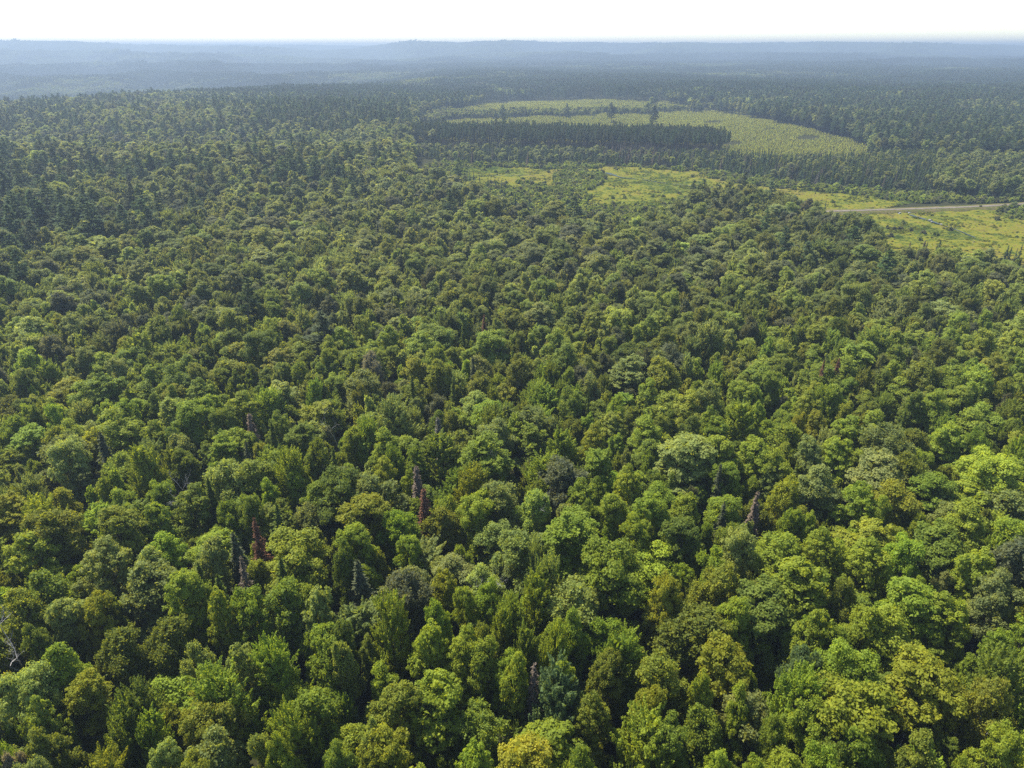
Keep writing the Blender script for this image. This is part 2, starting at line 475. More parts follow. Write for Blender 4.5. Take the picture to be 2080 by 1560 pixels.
def broad_trunk(C, RR, seed, r0=0.22):
    r = np.random.RandomState(seed + 77)
    order = np.argsort(C[:, 2])
    zt = C[0][2]
    segs = [([(0, 0, -0.03 * zt), (0.002 * zt, 0.0, 0.03 * zt), (r.uniform(-.01, .01) * zt, r.uniform(-.01, .01) * zt, 0.4 * zt), (r.uniform(-.02, .02) * zt, r.uniform(-.02, .02) * zt, 0.75 * zt), (*C[0][:2], zt)], [r0 * 1.5, r0 * 1.1, r0 * 0.85, r0 * 0.6, r0 * 0.2])]
    for j in order[1:]:
        c = C[j]
        h = max(0.28 * zt, c[2] - 0.25 * zt - 0.5 * np.linalg.norm(c[:2]))
        h = min(h, 0.9 * zt)
        mid = np.array([c[0] * 0.5, c[1] * 0.5, (h + c[2]) * 0.5 - 0.01 * zt])
        segs.append(([(0, 0, h), mid, tuple(c + 0.4 * RR[j] * unit(np.array([c[0], c[1], 2.0])))], [r0 * 0.45, r0 * 0.3, r0 * 0.12]))
    return tubes(segs, 6)

def straight_trunk(top, r0=0.2):
    return tubes([([(0, 0, -0.6), (0, 0, 0.5), (0.04, 0.02, top * 0.5), (0, 0, top * 0.97)], [r0 * 1.4, r0, r0 * 0.65, 0.03])], 6)

def make_proto(fn, seed, top_ref, kind='broad', trunk_r=0.22, leafmat=None, barkmat=None, **kw):
    """Returns dict of meshes: crown, trunk, whole (both joined)."""
    v, sh, lob = fn(seed, **kw)
    lm = leafmat or (M_LEAF if kind == 'broad' else M_NEEDLE)
    bm_ = barkmat or M_BARK
    n = len(v) // 4
    crown = mesh_np('crown', v, [quads_index(n)], [lm], attr=sh)
    tv, tf = broad_trunk(lob[0], lob[1], seed, trunk_r) if lob is not None else straight_trunk(kw.get('top', top_ref), trunk_r)
    trunk = mesh_np('trunk', tv, [tf], [bm_], smooth=True)
    whole = mesh_np('tree', np.concatenate([v, tv]), [np.concatenate([quads_index(n), tf + len(v)])], [lm, bm_],
                    fmat=np.concatenate([np.zeros(n), np.ones(len(tf))]), attr=np.concatenate([sh, np.full(len(tf), 0.5)]))
    R = float(np.percentile(np.linalg.norm(v[:, :2], axis=1), 94))
    H = float(np.max(v[:, 2]))
    return dict(crown=crown, trunk=trunk, whole=whole, R=R, H=H)

PROTO = {}    # kind -> level -> list
PROTO['maple_tree'] = [
    [make_proto(crown_maple, 100 + i, 19, n=8 + i % 5, cr=(0.46, 0.58, 0.52, 0.66)[i % 4], bot=(7.5, 6.5, 8.5)[i % 3]) for i in range(8)],
    [make_proto(crown_maple, 100 + i, 19, n=8 + i % 5, cr=0.72, clumps=170, per=20, leaf=0.36, fill=160, fsize=0.8) for i in range(6)],
    [make_proto(crown_maple, 100 + i, 19, n=7, cr=1.0, clumps=60, per=7, leaf=0.85, fill=50, fsize=1.2) for i in range(5)]]
PROTO['ash_tree'] = [
    [make_proto(crown_plume, 200 + i, 20, n=7 + i % 4, length=(2.0, 1.6, 2.4)[i % 3], wid=(0.36, 0.32, 0.42)[i % 3]) for i in range(6)],
    [make_proto(crown_plume, 200 + i, 20, n=7 + i % 4, plumes=160, per=20, leaf=0.34, wid=0.42, fill=160, fsize=0.8) for i in range(5)],
    [make_proto(crown_plume, 200 + i, 20, n=7, plumes=60, per=7, leaf=0.8, wid=0.6, fill=50, fsize=1.2) for i in range(4)]]
PROTO['birch_tree'] = [
    [make_proto(crown_fine, 300 + i, 18.5, barkmat=M_PALE_BARK, n=7 + i % 4, bot=(6.5, 5.5, 7.5)[i % 3]) for i in range(6)],
    [make_proto(crown_fine, 300 + i, 18.5, barkmat=M_PALE_BARK, n=7 + i % 4, clumps=420, per=9, leaf=0.30, cr=0.5, fill=160, fsize=0.8) for i in range(5)],
    [make_proto(crown_fine, 300 + i, 18.5, barkmat=M_PALE_BARK, n=7, clumps=150, per=3, leaf=0.8, cr=0.7, fill=50, fsize=1.2) for i in range(4)]]
PROTO['beech_tree'] = [
    [make_proto(crown_layered, 400 + i, 18, n=8 + i % 4) for i in range(5)],
    [make_proto(crown_layered, 400 + i, 18, n=8 + i % 4, sprays=160, per=20, leaf=0.34, fill=160, fsize=0.8) for i in range(4)],
    [make_proto(crown_layered, 400 + i, 18, n=7, sprays=60, per=7, leaf=0.8, fill=50, fsize=1.2, cr=1.1) for i in range(3)]]
PROTO['spruce_tree'] = [
    [make_proto(crown_spruce, 500 + i, 17, 'needle', 0.14, R=(1.5, 1.9, 1.3, 2.2)[i % 4], step=0.24, per_whorl=13, tuft=0.26, lay=6) for i in range(4)],
    [make_proto(crown_spruce, 500 + i, 17, 'needle', 0.14, R=(1.5, 1.9, 1.3, 2.2)[i % 4], step=0.7, per_whorl=8, tuft=0.5, lay=3) for i in range(4)],
    [make_proto(crown_spruce, 500 + i, 17, 'needle', 0.14, R=(1.6, 2.0, 1.5)[i % 3], step=1.3, per_whorl=6, tuft=0.9, lay=2) for i in range(3)]]
PROTO['dead_spruce'] = [
    [make_proto(crown_spruce, 550 + i, 17, 'needle', 0.14, R=(1.3, 1.6, 1.1)[i % 3], keep=(0.95, 0.75, 0.85)[i % 3], tuft=0.15, droop=0.5, step=0.17, per_whorl=15, lay=8, barkmat=M_DEAD) for i in range(3)]]
PROTO['pine_tree'] = [
    [make_proto(crown_pine, 600 + i, 25, 'needle', 0.28, R=(3.4, 3.0, 3.8, 2.7)[i % 4]) for i in range(4)],
    [make_proto(crown_pine, 600 + i, 25, 'needle', 0.28, R=(3.4, 3.0, 3.8, 2.7, 3.2)[i % 5], whorls=13, tufts=7, per=4, leaf=0.62) for i in range(5)],
    [make_proto(crown_pine, 600 + i, 25, 'needle', 0.28, R=(3.4, 3.0, 3.7)[i % 3], whorls=10, boughs=5, tufts=4, per=3, leaf=1.1) for i in range(4)]]
PROTO['red_pine'] = [
    [make_proto(crown_pine, 650 + i, 19, 'needle', 0.22, R=2.0, top=19.0, bot=11.5, whorls=7, boughs=6, tufts=5, per=4, leaf=0.55, barkmat=M_PINE_BARK) for i in range(4)]]
PROTO['shrub'] = [
    [make_proto(crown_fine, 700 + i, 3, n=6, R=1.5, top=2.6, bot=0.1, clumps=110, per=7, leaf=0.20, cr=0.26, fill=40, fsize=0.35, trunk_r=0.04) for i in range(4)]]
PROTO['young_aspen'] = [
    [make_proto(crown_plume, 800 + i, 8, n=5, R=1.6, top=8.0, bot=1.0, plumes=36, per=8, leaf=0.42, length=1.3, wid=0.4, fill=24, fsize=0.55, trunk_r=0.06) for i in range(4)]]

# ------------------------------------------------------------------ colours of foliage (linear albedo)
TINT = {
    'lime green': (0.125, 0.155, 0.020), 'bright green': (0.095, 0.135, 0.018), 'mid green': (0.070, 0.098, 0.020), 'dark green': (0.042, 0.062, 0.018),
    'pale green': (0.125, 0.150, 0.055), 'grey green': (0.090, 0.105, 0.052), 'olive green': (0.092, 0.099, 0.020), 'dark olive': (0.058, 0.066, 0.018),
    'yellow green': (0.150, 0.155, 0.018), 'golden yellow': (0.160, 0.158, 0.016), 'orange yellow': (0.18, 0.135, 0.03), 'blue green': (0.058, 0.084, 0.030),
    'rust red': (0.115, 0.058, 0.036), 'ash grey': (0.105, 0.098, 0.078), 'pinkish grey': (0.125, 0.098, 0.076), 'dark pine green': (0.056, 0.080, 0.036), 'smoky green': (0.062, 0.070, 0.036),
}
_base = np.array((0.114, 0.138, 0.014))
for _k in ('lime green', 'bright green', 'mid green', 'olive green', 'dark olive', 'pale green', 'grey green', 'yellow green', 'dark green'):
    TINT[_k] = tuple((0.68 * np.array(TINT[_k]) + 0.32 * _base) * np.array((1.01, 1.01, 0.84)) * {'yellow green': 0.82, 'lime green': 0.93}.get(_k, 1.0))
rng = np.random.RandomState(7)
def jitter(c, r=rng, a=0.12):
    k = np.array(c) * (1 + r.normal(0, a)) * (1 + r.normal(0, a * 0.25, 3))
    return tuple(np.clip(k, 0.008, 0.6))

# ------------------------------------------------------------------ zones, read off the photograph
def line(pts):
    a = np.array(pts, float)
    return lambda x: np.interp(x, a[:, 0], a[:, 1])
# highest picture line that the tops of the near forest reach
NEAR_TOP = line([(-800, -999), (830, -999), (836, 322), (880, 340), (905, 352), (950, 372), (1010, 398), (1100, 425), (1200, 432), (1290, 434), (1385, 408), (1420, 384), (1460, 372), (1500, 376), (1560, 382), (1600, 396),
                 (1640, 410), (1680, 426), (1720, 438), (1770, 452), (1788, 474), (1790, 497), (1830, 502), (1900, 504), (1960, 507), (2000, 516), (2080, 522), (3000, 530)])
# lowest picture line of the foot of the forest beyond the marsh
FAR_FOOT = line([(832, 316), (880, 326), (960, 337), (1050, 335), (1230, 336), (1330, 337), (1430, 347), (1600, 372), (1750, 386), (1900, 398), (2080, 413), (3000, 425)])
def inpoly(x, y, P):
    x, y = np.asarray(x), np.asarray(y); c = np.zeros(x.shape, bool); n = len(P)
    for i in range(n):
        x0, y0 = P[i]; x1, y1 = P[(i + 1) % n]
        if y0 == y1: continue
        c ^= ((y0 > y) != (y1 > y)) & (x < (x1 - x0) * (y - y0) / (y1 - y0) + x0)
    return c
RED_PINE = [(838, 288), (1150, 292), (1455, 300), (1464, 318), (1300, 313), (1000, 305), (838, 301)]
YOUNG = [(850, 253), (950, 242), (1100, 238), (1200, 235), (1330, 231), (1440, 223), (1510, 232), (1580, 247), (1640, 262), (1710, 280), (1775, 302), (1785, 336), (1600, 338), (1472, 328), (1462, 298), (1300, 294), (1150, 291), (838, 287)]
YOUNG2 = [(895, 234), (930, 218), (1020, 210), (1100, 205), (1200, 204), (1300, 206), (1400, 213), (1410, 224), (1330, 226), (1200, 230), (1060, 232)]
GAP = [(820, 262), (895, 228), (1060, 229), (1200, 227), (1330, 223), (1450, 218), (1450, 225), (1330, 234), (1200, 238), (1100, 241), (950, 245), (850, 258)]
MARSH_A = [(850, 352), (900, 338), (960, 337), (1050, 340), (1150, 345), (1225, 340), (1330, 340), (1430, 350), (1600, 378), (1760, 392), (1860, 412), (1700, 445), (1600, 470), (1350, 470), (1200, 470), (1000, 450), (870, 400)]
SHRUBS = [   # polygon of shrub feet, spacing in metres
    ([(1130, 350), (1185, 346), (1232, 356), (1225, 376), (1195, 392), (1120, 392)], 2.9),
    ([(960, 378), (1060, 372), (1140, 385), (1200, 398), (1200, 420), (1330, 418), (1400, 404), (1440, 420), (1300, 450), (1100, 440), (980, 410)], 2.9),
    ([(860, 345), (900, 334), (1230, 334), (1225, 344), (1140, 346), (1040, 341), (950, 344), (945, 372), (870, 380)], 3.0),
    ([(1000, 425), (1400, 425), (1420, 470), (1200, 470), (1000, 450)], 2.9),
    ([(1240, 337), (1430, 347), (1600, 372), (1750, 385), (2100, 408), (2100, 413), (2030, 414), (1870, 414), (1740, 398), (1640, 389), (1560, 382), (1440, 366), (1420, 352)], 2.9),
    ([(2030, 424), (2110, 419), (2110, 446), (2050, 448), (2025, 437)], 2.7),
    ([(1420, 395), (1560, 400), (1640, 420), (1600, 440), (1440, 430)], 2.6),
]

# ------------------------------------------------------------------ trees placed one by one (photograph: middle of crown, top, width, kind, colour)
HERO = []
def H(kind, rows):
    for px, top, w, c in rows: HERO.append((kind, px, top, w, c))
H('maple_tree', [(130, 1188, 85, 'pale green'), (180, 1208, 78, 'yellow green'), (380, 1170, 112, 'lime green'), (447, 1205, 64, 'lime green'), (85, 1262, 66, 'mid green'), (125, 1280, 102, 'bright green'),
    (55, 1365, 112, 'pale green'), (95, 1405, 82, 'mid green'), (455, 1415, 120, 'olive green'), (95, 1447, 92, 'dark olive'), (95, 1518, 74, 'grey green'), (322, 1500, 80, 'pale green'), (385, 1532, 90, 'olive green'),
    (480, 1280, 88, 'pale green'), (610, 1187, 72, 'pale green'), (655, 1285, 104, 'bright green'), (862, 1245, 92, 'lime green'), (682, 1233, 64, 'dark green'), (905, 1196, 60, 'bright green'), (915, 1287, 92, 'lime green'),
    (962, 1168, 64, 'bright green'), (985, 1278, 100, 'lime green'), (1035, 1313, 72, 'lime green'), (780, 1365, 118, 'olive green'), (862, 1380, 138, 'lime green'), (935, 1460, 82, 'bright green'), (755, 1495, 122, 'yellow green'),
    (855, 1515, 112, 'lime green'), (1035, 1485, 128, 'golden yellow'), (580, 1468, 68, 'lime green'), (650, 1500, 84, 'mid green'), (1345, 1180, 76, 'yellow green'), (1145, 1292, 74, 'lime green'), (1192, 1240, 74, 'bright green'),
    (1245, 1335, 84, 'olive green'), (1205, 1382, 92, 'olive green'), (1285, 1385, 80, 'yellow green'), (1495, 1285, 114, 'yellow green'), (1445, 1345, 64, 'lime green'), (1510, 1222, 84, 'lime green'), (1370, 1422, 92, 'mid green'),
    (1510, 1420, 70, 'lime green'), (1465, 1498, 94, 'lime green'), (1540, 1535, 74, 'lime green'), (1050, 1315, 82, 'bright green'), (1768, 1193, 94, 'lime green'), (1855, 1165, 132, 'bright green'), (2040, 1172, 114, 'grey green'),
    (1955, 1220, 124, 'lime green'), (2055, 1250, 76, 'bright green'), (1740, 1268, 112, 'bright green'), (1850, 1245, 128, 'lime green'), (1630, 1232, 88, 'lime green'), (1760, 1325, 112, 'bright green'), (1770, 1378, 190, 'yellow green'),
    (1915, 1345, 160, 'yellow green'), (1612, 1402, 98, 'lime green'), (1590, 1486, 110, 'lime green'), (1690, 1500, 90, 'bright green'), (2010, 1468, 94, 'lime green'), (1965, 1525, 66, 'lime green'), (1845, 1490, 110, 'olive green'),
    (80, 1065, 120, 'lime green'), (210, 1030, 110, 'olive green'), (175, 1095, 120, 'pale green'), (260, 1105, 85, 'pale green'), (715, 1000, 130, 'yellow green'), (735, 1040, 90, 'lime green'), (1580, 1050, 130, 'lime green'), (1690, 1060, 100, 'lime green'),
    (1500, 1065, 80, 'pale green'), (1640, 1125, 150, 'lime green'), (1400, 1030, 100, 'dark green'), (1320, 1030, 70, 'lime green'), (1790, 1085, 110, 'lime green'), (1970, 1010, 110, 'lime green'), (960, 1180, 60, 'lime green'), (1400, 870, 130, 'pale green'),
    (1260, 970, 90, 'lime green'), (1830, 955, 120, 'yellow green'), (1195, 860, 60, 'yellow green'), (1705, 890, 90, 'lime green'), (160, 495, 62, 'yellow green'), (2010, 1100, 110, 'lime green')])
H('ash_tree', [(200, 1400, 88, 'mid green'), (295, 1378, 112, 'dark green'), (470, 1350, 150, 'bright green'), (258, 1440, 88, 'bright green'), (170, 1495, 124, 'yellow green'), (10, 1510, 66, 'bright green'), (585, 1268, 104, 'bright green'),
    (775, 1215, 110, 'lime green'), (992, 1208, 64, 'lime green'), (610, 1415, 94, 'lime green'), (1085, 1150, 88, 'lime green'), (1062, 1235, 66, 'mid green'), (1108, 1265, 60, 'lime green'), (1265, 1250, 112, 'bright green'),
    (1115, 1350, 124, 'blue green'), (1300, 1440, 150, 'lime green'), (1615, 1325, 134, 'bright green'), (2020, 1305, 124, 'mid green'), (1090, 1095, 40, 'pale green'), (1140, 1100, 70, 'pale green'), (580, 885, 70, 'lime green'), (810, 790, 90, 'pale green'),
    (285, 890, 80, 'lime green'), (960, 920, 90, 'yellow green'), (1440, 640, 70, 'pale green'), (1500, 790, 80, 'lime green')])
H('birch_tree', [(70, 1150, 122, 'mid green'), (35, 1195, 112, 'olive green'), (272, 1150, 140, 'grey green'), (235, 1245, 112, 'dark olive'), (318, 1235, 114, 'dark olive'), (45, 1488, 50, 'ash grey'), (440, 1465, 140, 'grey green'),
    (420, 1290, 78, 'pale green'), (560, 1185, 112, 'mid green'), (830, 1160, 112, 'smoky green'), (708, 1266, 60, 'pale green'), (948, 1235, 64, 'dark olive'), (540, 1440, 74, 'pale green'), (735, 1445, 64, 'pale green'),
    (1190, 1165, 132, 'pale green'), (1405, 1212, 160, 'dark olive'), (1480, 1155, 112, 'olive green'), (1355, 1290, 142, 'olive green'), (1225, 1505, 80, 'mid green'), (1655, 1150, 104, 'dark olive'), (1745, 1162, 84, 'dark olive'),
    (1640, 1278, 84, 'blue green'), (2045, 1380, 114, 'olive green'), (1575, 1455, 64, 'mid green'), (1130, 920, 120, 'smoky green'), (1020, 960, 110, 'grey green'), (400, 1090, 100, 'grey green'), (780, 955, 120, 'grey green'), (1020, 845, 100, 'grey green'),
    (1100, 820, 90, 'grey green'), (110, 880, 100, 'grey green'), (430, 925, 90, 'pale green'), (770, 700, 50, 'ash grey'), (700, 1090, 60, 'dark green')])
H('beech_tree', [(170, 1345, 104, 'yellow green'), (375, 1368, 80, 'yellow green'), (330, 1422, 76, 'yellow green'), (640, 800, 90, 'yellow green'), (620, 855, 80, 'mid green'), (365, 425, 22, 'orange yellow')])

SPRUCES = [  # (photograph: tip x, tip y, height seen in pixels, kind, colour)
    (515, 1050, 78, 'dead_spruce', 'rust red'), (860, 990, 62, 'dead_spruce', 'rust red'), (1675, 731, 32, 'dead_spruce', 'rust red'), (1706, 726, 34, 'dead_spruce', 'rust red'), (983, 638, 38, 'dead_spruce', 'rust red'),
    (1085, 1345, 130, 'dead_spruce', 'pinkish grey'), (1540, 996, 62, 'dead_spruce', 'pinkish grey'), (488, 1128, 110, 'dead_spruce', 'pinkish grey'), (889, 846, 66, 'dead_spruce', 'ash grey'), (845, 945, 60, 'dead_spruce', 'pinkish grey'), 
     (505, 838, 46, 'dead_spruce', 'pinkish grey'), (1850, 492, 26, 'dead_spruce', 'rust red'), (1880, 488, 26, 'dead_spruce', 'pinkish grey'), 
    (940, 655, 52, 'spruce_tree', 'dark green'), (836, 760, 60, 'spruce_tree', 'dark green'), (1472, 1017, 74, 'spruce_tree', 'smoky green'), (725, 1135, 110, 'spruce_tree', 'smoky green'), (560, 1020, 70, 'spruce_tree', 'dark green'),
     (472, 1080, 96, 'spruce_tree', 'smoky green'), (420, 968, 70, 'spruce_tree', 'dark green'), (202, 876, 66, 'spruce_tree', 'smoky green'),  
    (498, 893, 96, 'spruce_tree', 'smoky green'), (550, 856, 70, 'spruce_tree', 'dark green'),  (675, 906, 66, 'spruce_tree', 'dark green'),  
    (960, 722, 60, 'spruce_tree', 'smoky green'), (895, 562, 46, 'spruce_tree', 'smoky green'), (400, 1140, 70, 'spruce_tree', 'dark green'), (568, 1130, 90, 'spruce_tree', 'dark green'), (440, 1165, 70, 'spruce_tree', 'dark green'), 
         (1465, 940, 60, 'spruce_tree', 'smoky green'),
    (954, 345, 22, 'spruce_tree', 'dark pine green'), (962, 346, 24, 'spruce_tree', 'dark pine green'), (974, 353, 22, 'spruce_tree', 'dark pine green'), (991, 358, 20, 'spruce_tree', 'dark pine green'), (997, 360, 18, 'spruce_tree', 'dark pine green'), (1005, 361, 18, 'spruce_tree', 'dark pine green'),
    (1019, 364, 26, 'spruce_tree', 'dark pine green'), (1027, 367, 20, 'spruce_tree', 'dark pine green'), (1025, 382, 44, 'spruce_tree', 'dark pine green'), (1075, 394, 26, 'spruce_tree', 'dark pine green'), (1068, 399, 20, 'spruce_tree', 'dark pine green'), (1110, 400, 22, 'spruce_tree', 'dark pine green'),
    (1047, 392, 26, 'spruce_tree', 'dark pine green'), (1222, 334, 18, 'spruce_tree', 'smoky green'), (1661, 405, 22, 'spruce_tree', 'dark pine green'), (1679, 406, 20, 'spruce_tree', 'dark pine green'), (1912, 486, 38, 'spruce_tree', 'dark pine green'), (1905, 497, 30, 'spruce_tree', 'dark pine green'),
    (1928, 503, 26, 'spruce_tree', 'dark pine green'), (1840, 503, 24, 'spruce_tree', 'dark pine green'), (2050, 497, 24, 'spruce_tree', 'dark pine green'), (2056, 501, 22, 'spruce_tree', 'dark pine green'), (2068, 503, 22, 'spruce_tree', 'dark pine green'), (2078, 495, 26, 'spruce_tree', 'dark pine green'),
    (1885, 491, 24, 'spruce_tree', 'smoky green')]
PINES = [(45, 400, 95), (60, 395, 105), (110, 388, 95), (128, 410, 90), (160, 405, 100), (185, 420, 95), (255, 410, 72), (12, 420, 90), (85, 370, 80), (15, 350, 80), (150, 372, 70), (480, 273, 50), (468, 285, 46), (1243, 214, 30), (1325, 226, 28), (930, 318, 44), (1410, 365, 44),
         (1440, 362, 44), (915, 380, 48), (640, 325, 60), (590, 320, 60), (700, 330, 60), (740, 350, 50), (395, 375, 60), (560, 330, 52), (600, 345, 55), (665, 322, 56), (20, 505, 60), (1425, 372, 40)]

TREES = []   # dict(kind, x, y, sx, sz, rot, col, cname, proto, px, py, w, mark)
def add_tree(kind, x, y, R, Hh, cname, r=rng, mark=None, jit=0.12, lean=0.0):
    g = float(ground(x, y))
    px, py, dep = proj(x, y, g + Hh * 0.75)
    col = np.array(jitter(TINT[cname], r, jit))
    if kind in ('maple_tree', 'ash_tree', 'birch_tree', 'beech_tree'):
        k = 0.34 * float(sstep(75, 230, y)); col = col * (1 - k) + k * col[1] * np.array((0.92, 0.96, 0.52))  # farther broadleaf crowns greyed: haze put into the tint
    TREES.append(dict(kind=kind, x=x, y=y, z=g, R=R, H=Hh, rot=r.uniform(0, 6.283), cname=cname, col=tuple(col), px=px, py=py, dep=dep, w=FPX * 2 * R / max(dep, 1), mark=mark, seed=r.randint(1 << 30), lean=lean))

def top_place(px, py, h):
    """Foot of a tree of height h whose top shows at (px, py), on the terrain."""
    x, y = at(px, py, h)
    for _ in range(6): x, y = at(px, py, h + float(ground(x, y)))
    return x, y

for kind, px, top, w, c in HERO:
    h = {'maple_tree': 19.5, 'ash_tree': 20.5, 'birch_tree': 19, 'beech_tree': 18.0}[kind] * rng.uniform(0.97, 1.05)
    x, y = top_place(px, top + 6, h)
    dep = proj(x, y, h)[2]
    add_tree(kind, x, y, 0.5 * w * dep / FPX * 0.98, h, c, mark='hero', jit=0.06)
for px, py, hp, kind, c in SPRUCES:
    far = py < 520
    h0 = 17.0 if not far else hp * 0.30
    if far and py < 450 and px < 1300: h0 = hp * 0.36
    x, y = top_place(px, py, h0 + (1.8 if not far else 0))
    hh = h0 + (1.8 if not far else 0)
    add_tree(kind, x, y, hh * (0.105 if not far else 0.14) * rng.uniform(0.85, 1.15), hh, c, mark='hero', jit=0.06)
for px, py, hp in PINES:
    x, y = top_place(px, py, 25.0)
    lone = px in (1243, 1325)
    if lone:
        x, y = at(px, py + hp + 6, 0.0); hh = 23.5
    elif px in (1410, 1440, 1425, 930): x, y = top_place(px, py, 20.0); hh = 20.0
    else: hh = 27.0 if hp >= 80 else 25.0
    add_tree('pine_tree', x, y, (5.0 if hp >= 80 else 3.8 if not lone else 5.2) * rng.uniform(0.85, 1.15), hh, 'dark pine green', mark='lone' if lone else 'hero', jit=0.06)
    if lone: TREES[-1]['col'] = (0.014, 0.022, 0.013)

# ------------------------------------------------------------------ the rest of the forest, filled in between
CELL = 6.0
grid = {}
def occupied(x, y, R, f=0.62):
    ci, cj = int(x // CELL), int(y // CELL)
    for i in range(ci - 2, ci + 3):
        for j in range(cj - 2, cj + 3):
            for (a, b, q) in grid.get((i, j), ()):
                if (a - x) ** 2 + (b - y) ** 2 < (f * (R + q)) ** 2: return True
    return False
def occupy(x, y, R): grid.setdefault((int(x // CELL), int(y // CELL)), []).append((x, y, R))
for t in TREES: occupy(t['x'], t['y'], t['R'])

def noise2(x, y, s, k):
    x, y = x / s, y / s
    return (math.sin(x * 1.7 + y * 0.6 + k) + math.sin(-x * 0.8 + y * 1.9 + 2.1 * k) + math.sin(x * 2.9 - y * 2.3 + 3.7 * k) * 0.6) / 2.6

COLS_NEAR = [('dark green', 0.03), ('olive green', 0.09), ('mid green', 0.17), ('bright green', 0.25), ('lime green', 0.26), ('yellow green', 0.05), ('pale green', 0.15), ('grey green', 0.07)]  # pale and grey shares raised to carry leaf-top sheen as colour
COLS_MID = [('dark green', 0.07), ('olive green', 0.13), ('mid green', 0.25), ('bright green', 0.19), ('lime green', 0.10), ('pale green', 0.14), ('grey green', 0.12)]
COLS_DARK = [('dark green', 0.3), ('smoky green', 0.2), ('mid green', 0.2), ('grey green', 0.15), ('dark olive', 0.15)]
def pick(tab, r, u=None):
    u = (r.uniform() if u is None else min(max(u, 0.0), 0.999)) * sum(w for _, w in tab)
    for c, w in tab:
        u -= w
        if u <= 0: return c
    return tab[-1][0]

